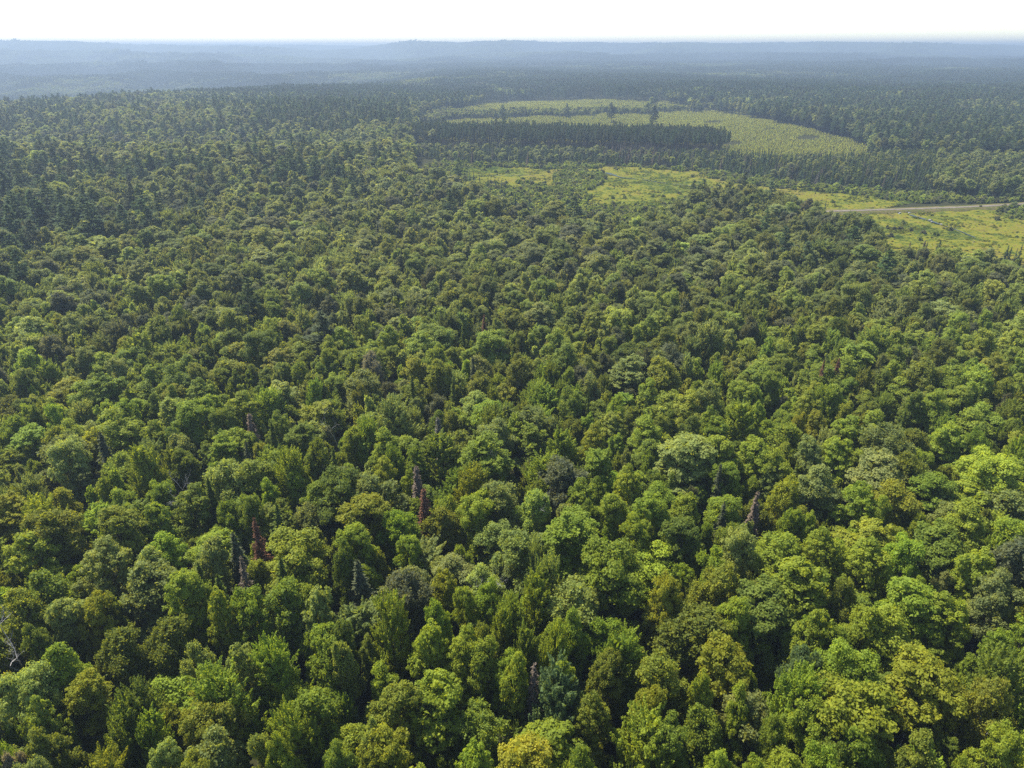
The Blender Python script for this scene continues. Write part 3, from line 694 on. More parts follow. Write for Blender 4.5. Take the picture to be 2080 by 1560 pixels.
fr = np.random.RandomState(11)
LEFT_PINES = [(-300, 300), (420, 318), (470, 350), (420, 400), (270, 440), (200, 500), (-300, 520)]
MID_PINES = [(470, 285), (860, 290), (900, 330), (880, 380), (800, 410), (700, 385), (560, 370), (480, 340)]
PROM = [(1380, 400), (1480, 365), (1600, 390), (1790, 470), (1800, 560), (1640, 540), (1500, 470)]
def fill():
    n = 0
    # log-spaced density: candidate points on a jittered grid, coarser steps far away
    ys = []
    y = 22.0
    while y < 1150:
        half = 0.80 * y + 34
        step = 3.1 if y < 400 else 3.6
        m = int(2 * half / step)
        for i in range(m):
            ys.append((-half + step * (i + fr.uniform()), y + fr.uniform(-1.6, 1.6)))
        y += step
    pts = np.array(ys)
    order = np.argsort(pts[:, 1] + fr.uniform(0, 5, len(pts)))
    pts = pts[order]
    gz = ground(pts[:, 0], pts[:, 1])
    bx, by, _ = proj(pts[:, 0], pts[:, 1], gz)
    in_gap = inpoly(bx, by, GAP); wx, wy = bx + 12 * np.sin(pts[:, 0] * 0.045 + 1) + 6 * np.sin(pts[:, 0] * 0.13 + pts[:, 1] * 0.09) + fr.normal(0, 4, len(pts)), by + 2.0 * np.sin(pts[:, 0] * 0.06 + pts[:, 1] * 0.02) + 1.3 * np.sin(pts[:, 0] * 0.17) + fr.normal(0, 0.6, len(pts))
    in_red, in_y1, in_y2 = inpoly(bx, by, RED_PINE), inpoly(wx, wy, YOUNG), inpoly(wx, wy, YOUNG2)
    for (x, y), g, px, py, red, yo, yo2, gap in zip(pts, gz, bx, by, in_red, in_y1, in_y2, in_gap):
        if red or yo or yo2: continue
        near = y < 345 or px < 832
        if not near and FAR_FOOT(px) < py < 560:      # between near forest and the far foot: the open marsh, or the near forest if low enough in the picture
            near = True
        elif not near: near = False
        if near:
            tx, ty, dep = proj(x, y, g + 16.0)
            lim = float(NEAR_TOP(tx))
            if tx >= 832 and ty < lim + fr.uniform(0, 5): continue
            jx, jy = tx + fr.normal(0, 45), ty + fr.normal(0, 22); pn = noise2(x, y, 38, 1) > -0.25
            in_lp = pn and inpoly(jx, jy, LEFT_PINES); in_mp = pn and inpoly(jx, jy, MID_PINES); prom = inpoly(tx, ty, PROM)
            u = fr.uniform()
            if y > 640 and px < 880: pine = 0.42 if noise2(x, y, 60, 1) > -0.1 else 0.15
            elif in_lp: pine = 0.70
            elif in_mp: pine = 0.34
            elif prom: pine = 0.10
            else: pine = 0.012 if y > 150 else 0.0
            if y > 700 and px > 560: pine = max(pine, 0.75)
            if u < pine:
                kind, R, Hh, c = 'pine_tree', fr.uniform(3.4, 5.7), fr.uniform(16, 26), fr.choice(['dark pine green', 'dark pine green', 'smoky green', 'blue green'])
                R0 = R
            elif u < pine + (0.015 if (300 < px < 1000 and 85 < y < 190) else 0.006):
                kind, R, Hh, c = 'spruce_tree', fr.uniform(1.2, 1.9), fr.uniform(14.5, 19), fr.choice(['dark green', 'smoky green'])
            else:
                v = noise2(x, y, 24, 5) * 0.9 + fr.normal(0, 0.5)
                kind = 'maple_tree' if v < -0.05 else 'birch_tree' if v < 0.42 else 'ash_tree' if v < 1.0 else 'beech_tree'
                if v > 0.3 and fr.uniform() < 0.15: kind = 'maple_tree'
                R = fr.uniform(3.3, 5.6) if fr.uniform() < 0.6 else fr.uniform(2.0, 3.6)
                R *= 0.90 - 0.10 * float(sstep(60, 120, y)) + 0.28 * float(sstep(150, 300, y))
                Hh = 19.0 * fr.uniform(0.80, 1.10) * (0.80 + 0.045 * R)
                mixn = sstep(90, 210, y + 40 * noise2(x, y, 40, 9) - (40 if px > 1300 else 0))
                pu = 0.5 + 0.42 * noise2(x, y, 19, 12) + fr.normal(0, 0.16)
                c = pick(COLS_DARK, fr) if (prom or (noise2(x, y, 30, 3) > 0.62 and y > 120)) else pick(COLS_MID if fr.uniform() < mixn else COLS_NEAR, fr, pu)
                if kind == 'birch_tree' and fr.uniform() < 0.5: c = fr.choice(['grey green', 'olive green', 'dark olive', 'smoky green', 'mid green'])
        else:
            if py > FAR_FOOT(px): continue
            u = fr.uniform()
            belt = py > (303 if 830 < px < 1470 else np.interp(px, [1462, 1730, 2080, 2600], [316, 322, 335, 345]))
            if belt:
                deep = sstep(0, 22, float(FAR_FOOT(px)) - py)
                if 1225 < px < 1335 and py < 331 and u < 0.6:
                    kind, R, Hh, c = 'dead_spruce', fr.uniform(0.8, 1.4), fr.uniform(7, 11), fr.choice(['ash grey', 'pinkish grey'])
                elif u < 0.74:
                    kind, R, Hh, c = 'spruce_tree', fr.uniform(1.0, 1.8), fr.uniform(5.0, 8.5) + (4.5 * deep if px > 1462 else 0), fr.choice(['dark green', 'smoky green', 'blue green', 'dark pine green'])
                elif u < 0.86: kind, R, Hh, c = 'birch_tree', fr.uniform(1.5, 2.6), fr.uniform(5, 7.5) + (4 * deep if px > 1462 else 0), pick(COLS_MID, fr)
                elif u < 0.91: kind, R, Hh, c = 'dead_spruce', fr.uniform(0.7, 1.2), fr.uniform(7, 12), fr.choice(['ash grey', 'pinkish grey'])
                else: kind, R, Hh, c = 'maple_tree', fr.uniform(1.8, 3.0), fr.uniform(6, 9) + (3 * deep if px > 1462 else 0), pick(COLS_DARK, fr)
                if px > 1900 and u > 0.5: kind, R, Hh, c = 'maple_tree', fr.uniform(2.2, 3.6), fr.uniform(8, 13), pick(COLS_MID, fr)
            else:
                pine = 0.80 if px > 1400 or y > 1000 else 0.4
                if noise2(x, y, 70, 4) > 0.30: pine = 0.35
                if px > 1900 and py > 290: pine = 0.6
                if u < pine: kind, R, Hh, c = 'pine_tree', fr.uniform(3.6, 5.6), fr.uniform(15, 23), fr.choice(['dark pine green', 'dark pine green', 'blue green', 'smoky green'])
                else: kind, R, Hh, c = 'maple_tree' if fr.uniform() < 0.6 else 'birch_tree', fr.uniform(2.8, 4.2), fr.uniform(14, 18), pick(COLS_MID, fr)
        if y > 170 and kind in ('maple_tree', 'ash_tree', 'birch_tree', 'beech_tree') and fr.uniform() < 0.70 * float(sstep(120, 320, y)): c = fr.choice(['grey green', 'smoky green', 'grey green', 'olive green', 'dark green'])  # more grey colours with distance, imitating haze on the crowns
        if gap: kind, R, Hh, c = 'birch_tree' if fr.uniform() < 0.75 else 'spruce_tree', fr.uniform(1.8, 3.0), fr.uniform(6, 9.5), fr.choice(['grey green', 'smoky green', 'mid green'])
        f = 0.60 if kind in ('pine_tree', 'spruce_tree', 'dead_spruce') else 0.60
        if occupied(x, y, R, f): continue
        occupy(x, y, R)
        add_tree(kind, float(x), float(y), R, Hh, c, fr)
fill()
def understory():
    y = 24.0
    while y < 300:
        half = 0.78 * y + 24
        x = -half
        while x < half:
            xx, yy = x + fr.uniform(0, 2.4), y + fr.uniform(-1, 1)
            x += 2.4
            g = float(ground(xx, yy)); tx, ty, _ = proj(xx, yy, g + 14)
            if tx >= 832 and ty < float(NEAR_TOP(tx)) + 3: continue
            R = fr.uniform(1.2, 2.1)
            if occupied(xx, yy, R, 0.60): continue
            occupy(xx, yy, R)
            add_tree(['maple_tree', 'birch_tree', 'birch_tree', 'ash_tree', 'beech_tree'][fr.randint(5)], xx, yy, R, fr.uniform(8.5, 15.5), pick(COLS_MID, fr), fr)
        y += 2.4
understory()

# red pine plantation, planted in rows
for i in range(60):
    for j in range(420):
        x = -180 + j * 1.9 + fr.uniform(-.4, .4); y = 560 + i * 3.3 + fr.uniform(-.4, .4)
        px, py, _ = proj(x, y, float(ground(x, y)))
        if inpoly(px + fr.normal(0, 12), py + fr.normal(0, 2.2), RED_PINE) and fr.uniform() > 0.07 and not occupied(x, y, 0.9, 0.5):
            occupy(x, y, 0.9); add_tree('red_pine', x, y, fr.uniform(1.25, 1.8), fr.uniform(15.0, 20.5), fr.choice(['dark pine green', 'smoky green']), fr)
# shrubs of the marsh
SHRUB_MARKS = [(1802, 467), (1828, 468), (1833, 456), (1849, 471), (1875, 476), (1899, 480), (1807, 484), (1867, 491), (1816, 468), (2024, 448), (1990, 425), (984, 348), (1007, 352), (1031, 352), (1114, 352), (1063, 366), (1107, 367), (1130, 366), (1137, 366), (1152, 366),
               (1174, 368), (1250, 345), (1252, 347), (1406, 361), (1300, 346), (1326, 401), (1347, 402), (1245, 405), (1268, 405), (1380, 396), (1930, 470), (1765, 446), (1745, 440), (1735, 436), (2040, 424), (1690, 412), (1760, 404), (1790, 407), (1800, 408)]
for px, py in SHRUB_MARKS:
    x, y = at(px, py, -1.0)
    add_tree('shrub', x, y, fr.uniform(1.1, 1.7), fr.uniform(2.0, 2.9), fr.choice(['dark green', 'smoky green', 'grey green']), fr, mark='hero')
    occupy(x, y, 1.2)
for poly, sp in SHRUBS:
    W = [at(a, b, -1.0) for a, b in poly]
    xs, ys = [w[0] for w in W], [w[1] for w in W]
    area = (max(xs) - min(xs)) * (max(ys) - min(ys))
    for _ in range(int(area / (sp * sp) * 2.2)):
        x, y = fr.uniform(min(xs), max(xs)), fr.uniform(min(ys), max(ys))
        if not inpoly(x, y, W): continue
        if noise2(x, y, 12, 6) < -0.35 and fr.uniform() < 0.8: continue
        R = fr.uniform(0.9, 2.1)
        if occupied(x, y, R, 0.55): continue
        occupy(x, y, R)
        add_tree('shrub', x, y, R, R * fr.uniform(1.3, 2.3), fr.choice(['grey green', 'mid green', 'smoky green', 'dark green', 'pale green']), fr)
print('trees', len(TREES))

# ------------------------------------------------------------------ ground and the open places
rr = [0.0] + list(np.geomspace(12, 11500, 250))
an_f = list(np.linspace(-58, 58, 281)) + list(np.linspace(58, 302, 50)[1:-1])
ang = np.radians(np.array(an_f))
gv, nA = [], len(ang)
RRg, AAg = np.meshgrid(np.array(rr[1:]), ang, indexing='ij')
gx, gy = RRg * np.sin(AAg), RRg * np.cos(AAg)
gz = ground(gx, gy)
gz = np.where(gy < 0, 0.0, gz) + 0.0
V = np.concatenate([[[0, 0, float(ground(0, 0))]], np.stack([gx, gy, gz], -1).reshape(-1, 3)])
quads = []
nR = len(rr) - 1
I, J = np.meshgrid(np.arange(nR - 1), np.arange(nA), indexing='ij')
J2 = (J + 1) % nA
Q = np.stack([1 + I * nA + J, 1 + I * nA + J2, 1 + (I + 1) * nA + J2, 1 + (I + 1) * nA + J], -1).reshape(-1, 4)[:, ::-1]
Tj = np.arange(nA)
T = np.stack([np.zeros(nA, int), 1 + (Tj + 1) % nA, 1 + Tj], -1)
o = new_obj('ground', mesh_np('ground', V, [T, Q], [M_LITTER], smooth=True))
tag(o, 'dark forest floor rolling to far low hills', 'ground', kind='structure')
GROUND_MIN, GROUND_MAX = float(V[:, 2].min()), float(V[:, 2].max())

def draped(name, poly_px, z0, step, m, amp, label, cat, kind='structure', margin=0.0):
    """Uneven sheet over a polygon of the photograph, standing on the marsh."""
    W = [at(a, b, -1.0) for a, b in poly_px]
    xs, ys = [w[0] for w in W], [w[1] for w in W]
    nx, ny = int((max(xs) - min(xs)) / step) + 2, int((max(ys) - min(ys)) / step) + 2
    X, Y = np.meshgrid(min(xs) + np.arange(nx) * step, min(ys) + np.arange(ny) * step, indexing='ij')
    r = np.random.RandomState(len(name))
    Z = r.uniform(0, 1, X.shape)
    Z = (Z + np.roll(Z, 1, 0) + np.roll(Z, 1, 1)) / 3
    Z = ground(X, Y) + z0 + amp * (Z - 0.3) + amp * 0.8 * np.sin(X * 0.31 + 1.5 * np.sin(Y * 0.23)) * np.sin(Y * 0.27 + np.sin(X * 0.17))
    Xj, Yj = X + r.uniform(-.3, .3, X.shape) * step, Y + r.uniform(-.3, .3, X.shape) * step
    ins = inpoly(X, Y, W)
    idx = np.arange(nx * ny).reshape(nx, ny)
    ok = ins[:-1, :-1] & ins[1:, :-1] & ins[1:, 1:] & ins[:-1, 1:]
    Qd = np.stack([idx[:-1, :-1][ok], idx[1:, :-1][ok], idx[1:, 1:][ok], idx[:-1, 1:][ok]], -1)
    used = np.unique(Qd); remap = -np.ones(nx * ny, int); remap[used] = np.arange(len(used))
    vv = np.stack([Xj.ravel(), Yj.ravel(), Z.ravel()], -1)[used]
    ob = new_obj(name, mesh_np(name, vv, [remap[Qd]], [m]))
    tag(ob, label, cat, kind=kind)
    return ob
draped('marsh', MARSH_A, 0.30, 1.1, M_MARSH, 0.45, 'open yellow green sedge marsh between near forest and pines', 'marsh')
draped('marsh', [(1690, 432), (1850, 428), (2300, 405), (2300, 560), (1700, 560), (1640, 520), (1660, 450)], 0.31, 1.0, M_MARSH, 0.45, 'bright yellow green marsh in front of the gravel road', 'marsh')

def ribbon(name, pts, widths, z, m, label, cat, kind='structure', crown=0.0, sub=14, slope=None):
    P = np.array(pts, float)
    t = np.linspace(0, len(P) - 1, sub * (len(P) - 1) + 1)
    X, Y = np.interp(t, np.arange(len(P)), P[:, 0]), np.interp(t, np.arange(len(P)), P[:, 1])
    for _ in range(6):
        X[1:-1] = (X[:-2] + 2 * X[1:-1] + X[2:]) / 4; Y[1:-1] = (Y[:-2] + 2 * Y[1:-1] + Y[2:]) / 4
    w = np.interp(t, np.arange(len(P)), widths)
    r = np.random.RandomState(5)
    w = w * (1 + 0.08 * np.interp(t, np.arange(0, len(P), 0.3), r.normal(size=len(np.arange(0, len(P), 0.3)))))
    d = unit(np.stack([np.gradient(X), np.gradient(Y)], -1)); nx, ny = -d[:, 1], d[:, 0]
    rows, off = [], [-1.0, -0.5, 0, 0.5, 1.0] if slope is None else [-1.0 - slope, -1.0, -0.5, 0, 0.5, 1.0, 1.0 + slope]
    for k in off:
        zz = z + crown * (1 - min(1, abs(k)) ** 2) - (z + 1.3 if abs(k) > 1 else 0)
        rows.append(np.stack([X + nx * w * 0.5 * k, Y + ny * w * 0.5 * k, np.full(len(X), zz)], -1))
    vv = np.stack(rows, 1); n, k = vv.shape[:2]
    idx = np.arange(n * k).reshape(n, k)
    Qd = np.stack([idx[:-1, :-1], idx[1:, :-1], idx[1:, 1:], idx[:-1, 1:]], -1).reshape(-1, 4)[:, ::-1]
    ob = new_obj(name, mesh_np(name, vv.reshape(-1, 3), [Qd], [m], smooth=True))
    tag(ob, label, cat, kind=kind)
    return ob
road_px = [(1600, 434), (1690, 428), (1750, 426.5), (1850, 423.5), (1950, 420), (2030, 416.5), (2100, 412), (2250, 404)]
road_w = [at(a, b, 0.6) for a, b in road_px]
st_near = [(road_w[i][0] + (road_w[i + 1][0] - road_w[i][0]) * f, road_w[i][1] + (road_w[i + 1][1] - road_w[i][1]) * f) for i in range(7) for f in np.linspace(0, 1, 12)]
ribbon('road_embankment', road_w, [9.0] * 8, 0.32, M_VERGE, 'low dry grassy bank carrying the gravel road', 'embankment', slope=0.35)
ribbon('road', road_w, [3.0] * 8, 0.45, M_ROAD, 'pale sandy gravel road crossing the marsh', 'road', crown=0.06)
st = [at(a, b, -0.6) for a, b in [(1838, 434), (1860, 440), (1890, 449), (1912, 457), (1950, 470), (1985, 485), (2010, 494), (2060, 506)]]
ribbon('stream', st, [2.4, 1.6, 2.2, 1.0, 0.8, 0.7, 0.6, 0.6], -0.42, M_WATER, 'narrow stream winding from the road culverts across the marsh', 'stream')
st2 = [at(a, b, -0.6) for a, b in [(1215, 350), (1235, 352), (1262, 361), (1315, 366), (1345, 372), (1415, 379), (1450, 382)]]
ribbon('stream', st2, [3.0, 4.0, 1.2, 0.9, 1.0, 0.9, 0.9], -0.40, M_WATER, 'narrow stream across the far marsh beside the shrub clump', 'stream')
st3 = [at(a, b, -0.6) for a, b in [(965, 358), (1010, 357), (1060, 356), (1110, 357)]]
ribbon('stream', st3, [0.7, 0.8, 0.8, 0.6], -0.38, M_WATER, 'thin dark ditch along the far edge of the marsh', 'stream')

# culverts under the road
def culvert(px, py, label):
    x, y = at(px, py, 0.0)
    root = bpy.data.objects.new('culvert_pipe', None); COL.objects.link(root); root.location = (x, y, -0.72)
    tag(root, label, 'culvert', 'culvert pipes under the gravel road')
    def ring(r0, r1, y0, y1, m, nm, corr=0.0):
        k, sides = 12, 20
        V_, F_ = [], []
        prof = [(r1 + corr * (i % 2), y0 + (y1 - y0) * i / k) for i in range(k + 1)] + [(r0, y1 - (y1 - y0) * i / k) for i in range(k + 1)]
        for a in range(sides):
            c, s = math.cos(2 * math.pi * a / sides), math.sin(2 * math.pi * a / sides)
            V_ += [(c * r, yy, s * r) for r, yy in prof]
        n = len(prof)
        for a in range(sides):
            b = (a + 1) % sides
            for j in range(n):
                j2 = (j + 1) % n
                F_.append((a * n + j, a * n + j2, b * n + j2, b * n + j))
        return new_obj(nm, mesh_np(nm, V_, [np.array(F_)], [m]), root)
    ring(0.72, 0.80, 0.25, 5.0, M_DARKIN, 'pipe', 0.04)
    ring(0.70, 0.88, -0.05, 0.25, M_STEEL, 'rim')
culvert(1829, 432.5, 'steel culvert pipe under the gravel road, nearer the dark promontory trees')
culvert(1848, 432.0, 'steel culvert pipe under the gravel road, nearer the stream bend')

# pale boulders in the stream
ROCKS = [(1889, 447, 0.7, 'pale boulder in the stream just below the two culverts'), (1892, 451, 0.5, 'smaller pale boulder in the stream, below the larger one'), (1912, 456, 0.6, 'pale boulder at the stream bend in the bright marsh')]
for px, py, s, lab in ROCKS:
    r = np.random.RandomState(int(px)); x, y = at(px, py, -0.4)
    bm_me = bpy.data.meshes.new('boulder')
    import bmesh
    bm = bmesh.new(); bmesh.ops.create_icosphere(bm, subdivisions=2, radius=s)
    for v in bm.verts: v.co *= 1 + 0.22 * math.sin(v.co.x * 3 + px) * math.cos(v.co.y * 4 - v.co.z * 2) + r.uniform(-.06, .06); v.co.z *= 0.65
    bm.to_mesh(bm_me); bm.free(); bm_me.materials.append(M_ROCK)
    tag(new_obj('boulder', bm_me, loc=(x, y, -0.35)), lab, 'boulder', 'boulders in the marsh stream')

# ------------------------------------------------------------------ dead bare trees and snags
def bare_tree(seed, h, spread, r0=0.2, depth=3, sides=5, up=0.55):
    r = np.random.RandomState(seed); segs = []
    def grow(p, d, l, rad, lev):
        n = 4; pts, q = [p], p; dd = d
        for i in range(n):
            dd = unit(dd + r.normal(size=3) * 0.13 + np.array([0, 0, 0.05]))
            q = q + dd * l / n; pts.append(q)
        segs.append((pts, list(np.linspace(rad, rad * 0.45, n + 1))))
        if lev < depth:
            for i in range(r.randint(3, 6)):
                t = r.randint(1 if lev else 2, n + 1)
                side = unit(r.normal(size=3) * np.array([1, 1, 0.35]))
                grow(pts[t], unit(dd * up + side * spread), l * r.uniform(0.30, 0.55), rad * 0.45, lev + 1)
    grow(np.array([0, 0, -0.5]), np.array([0, 0, 1.0]), h * 0.62, r0, 0)
    return tubes(segs, sides)
BARE = [(905, 1118, 17.5, 0.95, 'bleached grey leafless tree with a wide fan of bare twigs', 3), (693, 822, 20.5, 0.7, 'thin white bare dead tree beside a yellow green crown', 2), (1046, 985, 19.5, 0.5, 'slim pale bare dead trunk among grey green crowns', 2),
        (372, 955, 19.5, 0.6, 'grey bare dead tree among the narrow dark spruces', 2), (1000, 872, 19, 0.8, 'grey twiggy bare tree behind the pale crowns', 3), (25, 1235, 19, 0.9, 'bare white branches in an olive crown at the edge', 2), (672, 535, 20.5, 0.5, 'thin grey bare dead tree standing among far crowns', 2)]
for i, (px, py, h, sp, lab, dp) in enumerate(BARE):
    x, y = top_place(px, py, h)
    tv, tf = bare_tree(40 + i, h * 1.0, sp, 0.11, 4, 4, up=0.9)
    sc = h / tv[:, 2].max()
    root = bpy.data.objects.new('bare_tree', None); COL.objects.link(root); root.location = (x, y, float(ground(x, y)))
    tag(root, lab, 'dead tree', 'bare dead trees')
    k = 4 * 4                                           # faces of the first limb, the trunk
    nv = 5 * 4
    new_obj('trunk', mesh_np('trunk', tv[:nv] * sc, [tf[:k]], [M_DEAD], smooth=True), root)
    new_obj('branches', mesh_np('branches', tv[nv:] * sc, [tf[k:] - nv], [M_DEAD], smooth=True), root)
SNAGS = [(1129, 335, 349, 'standing bare pole at the back edge of the far marsh'), (1311, 344, 366, 'tallest bare grey pole in the middle of the far marsh'), (1342, 350, 361, 'short bare pole right of the tallest pole in the marsh'), (1308, 357, 366, 'stub leaning beside the tallest marsh pole'),
         (1362, 348, 360, 'thin bare pole near the far shrubs of the marsh'), (1417, 361, 377, 'bare pole beside the big pines at the marsh edge'), (1699, 392, 400, 'single bare pole in the narrow marsh strip above the road'), (1973, 487, 506, 'thin slanting bare pole at the near edge of the bright marsh')]
for i, (px, y0, y1, lab) in enumerate(SNAGS):
    x, y = at(px, y1, -0.9); h = (y1 - y0) * y / FPX / CP * 1.05
    tv, tf = bare_tree(80 + i, h, 0.9, 0.12, 1, 5)
    tv = tv * np.array([0.45, 0.45, h / tv[:, 2].max()])
    sn = new_obj('dead_snag', mesh_np('dead_snag', tv, [tf], [M_DEAD]), loc=(x, y, -0.9))
    tag(sn, lab, 'snag', 'bare dead poles standing in the marsh')

# ------------------------------------------------------------------ individuals and masses
KINDS = {  # noun for labels, form words, category, group, mass name, mass label
    'maple_tree': ('maple', 'tree', 'maples of the near forest', 'maple_forest', 'continuous canopy of rounded maple crowns beyond the nearest ones'),
    'ash_tree': ('feathery tree', 'tree', 'feathery upright trees of the near forest', 'ash_forest', 'feathery upright crowns scattered through the farther canopy'),
    'birch_tree': ('fine-leaved tree', 'tree', 'fine-leaved trees of the near forest', 'birch_forest', 'fine-leaved grey green crowns scattered through the farther canopy'),
    'beech_tree': ('layered tree', 'tree', 'layered trees of the near forest', 'beech_forest', 'layered broadleaf crowns scattered through the farther canopy'),
    'spruce_tree': ('narrow spruce', 'tree', 'living narrow spruces', 'spruce_forest', 'belt of narrow dark spruces beyond the marsh'),
    'dead_spruce': ('dead spruce', 'dead tree', 'dead spruces', 'dead_spruce_forest', 'dead grey spruces scattered in the belt beyond the marsh'),
    'pine_tree': ('tall pine', 'tree', 'tall white pines', 'pine_forest', 'dark tall pine forest in the distance'),
    'red_pine': ('plantation pine', 'tree', 'pines in the front rows of the dark plantation', 'red_pine_plantation', 'dark dense block of planted pines behind the marsh'),
    'shrub': ('shrub', 'shrub', 'shrubs on the marsh', 'shrub_thicket', 'grey green shrub thickets round the marsh'),
}
ONES = 'zero one two three four five six seven eight nine ten eleven twelve thirteen fourteen fifteen sixteen seventeen eighteen nineteen'.split()
TENS = '_ _ twenty thirty forty fifty sixty seventy eighty ninety'.split()
def num(n):
    n = int(max(1, min(99, n)))
    return ONES[n] if n < 20 else TENS[n // 10] + ('-' + ONES[n % 10] if n % 10 else '')
LABELS = set()
LAND = [(515, 1085, 'the rust red dead spruce'), (1035, 1520, 'the golden yellow maple at the bottom edge'), (905, 1140, 'the bleached leafless tree'), (1345, 1205, 'the bright yellow crown'),
        (1640, 1305, 'the dark blue green crown'), (1540, 1020, 'the pinkish grey dead spruce'), (1115, 1420, 'the tall blue green feathery tree'), (1770, 1440, 'the biggest yellow green maple'),
        (1130, 970, 'the large smoky green crown'), (862, 1440, 'the big domed lime maple'), (1300, 1500, 'the large feathery lime crown'), (165, 510, 'the lone yellow green dome among pines'), (380, 1210, 'the lime maple right of the grey green crown'),
        (272, 1190, 'the broad grey green crown'), (318, 1290, 'the darkest olive crown'), (775, 1260, 'the tall feathery lime crown'), (693, 850, 'the thin white bare tree'), (1706, 745, 'the paired rust red spruces')]
RELS = [(0, 'directly behind', lambda dx, dy: dy < -abs(dx)), (1, 'directly in front of', lambda dx, dy: dy > abs(dx)), (2, 'just right of', lambda dx, dy: dx > abs(dy)), (3, 'just left of', lambda dx, dy: -dx > abs(dy))]
HEROLAB = {('maple_tree', 1035, 1485): 'golden yellow maple crown cut by the bottom edge', ('maple_tree', 1345, 1180): 'small bright yellow crown glowing among darker trees', ('birch_tree', 1640, 1278): 'dark blue green fine-leaved crown among lime maples',
           ('ash_tree', 1115, 1350): 'tall blue green feathery tree with a column of foliage', ('maple_tree', 1770, 1378): 'biggest yellow green maple, with broad billowing crown', ('birch_tree', 1130, 920): 'large smoky green rounded crown standing above its neighbours',
           ('maple_tree', 862, 1380): 'big domed lime maple with even round clumps', ('ash_tree', 1300, 1440): 'large feathery lime crown near the bottom edge', ('maple_tree', 160, 495): 'lone yellow green dome just in front of the dark pines',
           ('birch_tree', 272, 1150): 'broad grey green crown behind the darkest olive trees', ('ash_tree', 775, 1215): 'tall feathery lime crown rising above a dark gap', ('beech_tree', 365, 425): 'small crown already turned orange yellow near the pines'}
def size_word(t):
    ref = {'maple_tree': 4.0, 'ash_tree': 3.8, 'birch_tree': 4.0, 'beech_tree': 3.8, 'spruce_tree': 1.6, 'dead_spruce': 1.5, 'pine_tree': 3.2, 'red_pine': 1.5, 'shrub': 1.5}[t['kind']]
    q = t['R'] / ref
    return 'small' if q < 0.75 else 'broad' if q > 1.2 else 'medium'
def make_labels(inds):
    byland = {}
    for t in inds:
        t['label'] = None
        if t['kind'] in ('maple_tree', 'ash_tree', 'birch_tree', 'beech_tree'):
            for li, (lx, ly, _) in enumerate(LAND):
                dx, dy = t['px'] - lx, t['py'] - ly
                q = math.hypot(dx, dy)
                if 18 < q < 135:
                    for k, w, f in RELS:
                        if f(dx, dy):
                            cur = byland.get((li, k))
                            if cur is None or q < cur[0]: byland[(li, k)] = (q, t)
    for (kind, px, top), lab in HEROLAB.items():
        best = min((t for t in inds if t['kind'] == kind and t['mark'] == 'hero'), key=lambda t: math.hypot(t['px'] - px, t['py'] - top - 35))
        best['label'] = lab; LABELS.add(lab)
    for (li, k), (q, t) in sorted(byland.items(), key=lambda p: p[1][0]):
        if t['label']: continue
        lab = f"{t['cname']} {KINDS[t['kind']][0]} {RELS[k][1]} {LAND[li][2]}"
        if lab not in LABELS and len(lab.replace('-', ' ').split()) <= 16: t['label'] = lab; LABELS.add(lab)
    for t in inds:
        if t['label']: continue
        fx, fy = t['px'] / 20.8, t['py'] / 15.6
        where = f"{num(round(fx))} percent across and {num(round(fy))} percent down"
        edge = ''
        noun = KINDS[t['kind']][0]
        for pre in (t['cname'], size_word(t) + ' ' + t['cname'], ('taller ' if t['H'] > 18 else 'shorter ') + t['cname'], 'slightly behind, ' + t['cname'], 'partly hidden ' + t['cname']):
            lab = f"{pre} {noun}, {where}"
            if lab not in LABELS: break
        else:
            for a in range(1, 40):
                lab = f"{t['cname']} {noun}, {num(round(fx))} percent across, {num(round(fy))} down, {num(a + 1)} deep in its cluster"
                if lab not in LABELS: break
        t['label'] = lab; LABELS.add(lab)

def level(t):
    if t['mark'] == 'lone': return 0
    n = len(PROTO[t['kind']])
    k = 0 if t['w'] > 36 or (t['kind'] in ('spruce_tree', 'dead_spruce') and t['w'] > 14) or (t['kind'] == 'pine_tree' and t['w'] > 20) else 1 if t['w'] > (12 if t['kind'] != 'spruce_tree' else 5) else 2
    return min(k, n - 1)
chosen, rest = [], {}
for kind in KINDS:
    ts = [t for t in TREES if t['kind'] == kind]
    inframe = [t for t in ts if -20 < t['px'] < 2100 and 60 < t['py'] < 1600]
    inframe.sort(key=lambda t: -(t['w'] + (1000 if t['mark'] else 0)))
    sel = inframe[:300]
    ids = set(id(t) for t in sel)
    chosen += sel
    rest[kind] = [t for t in ts if id(t) not in ids]
make_labels(chosen)

PARTS_MIN = 15
for t in chosen:
    lv = level(t); pl = PROTO[t['kind']][lv]; p = pl[t['seed'] % len(pl)]
    sxy, sz = t['R'] / p['R'], t['H'] / p['H']
    noun, cat, group = KINDS[t['kind']][:3]
    if t['w'] >= PARTS_MIN or t['mark']:
        e = bpy.data.objects.new(t['kind'], None); COL.objects.link(e)
        e.empty_display_size = 0.5
        c = bpy.data.objects.new('crown', p['crown']); COL.objects.link(c); c.parent = e
        k = bpy.data.objects.new('trunk', p['trunk']); COL.objects.link(k); k.parent = e
        c['tint'] = t['col']; k['tint'] = t['col']
    else:
        e = bpy.data.objects.new(t['kind'], p['whole']); COL.objects.link(e)
        e['tint'] = t['col']
    e.location = (t['x'], t['y'], t['z']); e.rotation_euler = (0.10 * math.sin(t['seed'] % 97), 0.10 * math.cos(t['seed'] % 89), t['rot']) if t['kind'] not in ('spruce_tree', 'dead_spruce', 'red_pine') else (0, 0, t['rot']); e.scale = (sxy, sxy * (0.92 + 0.16 * ((t['seed'] >> 5) % 100) / 100), sz)
    tag(e, t['label'], cat, group)

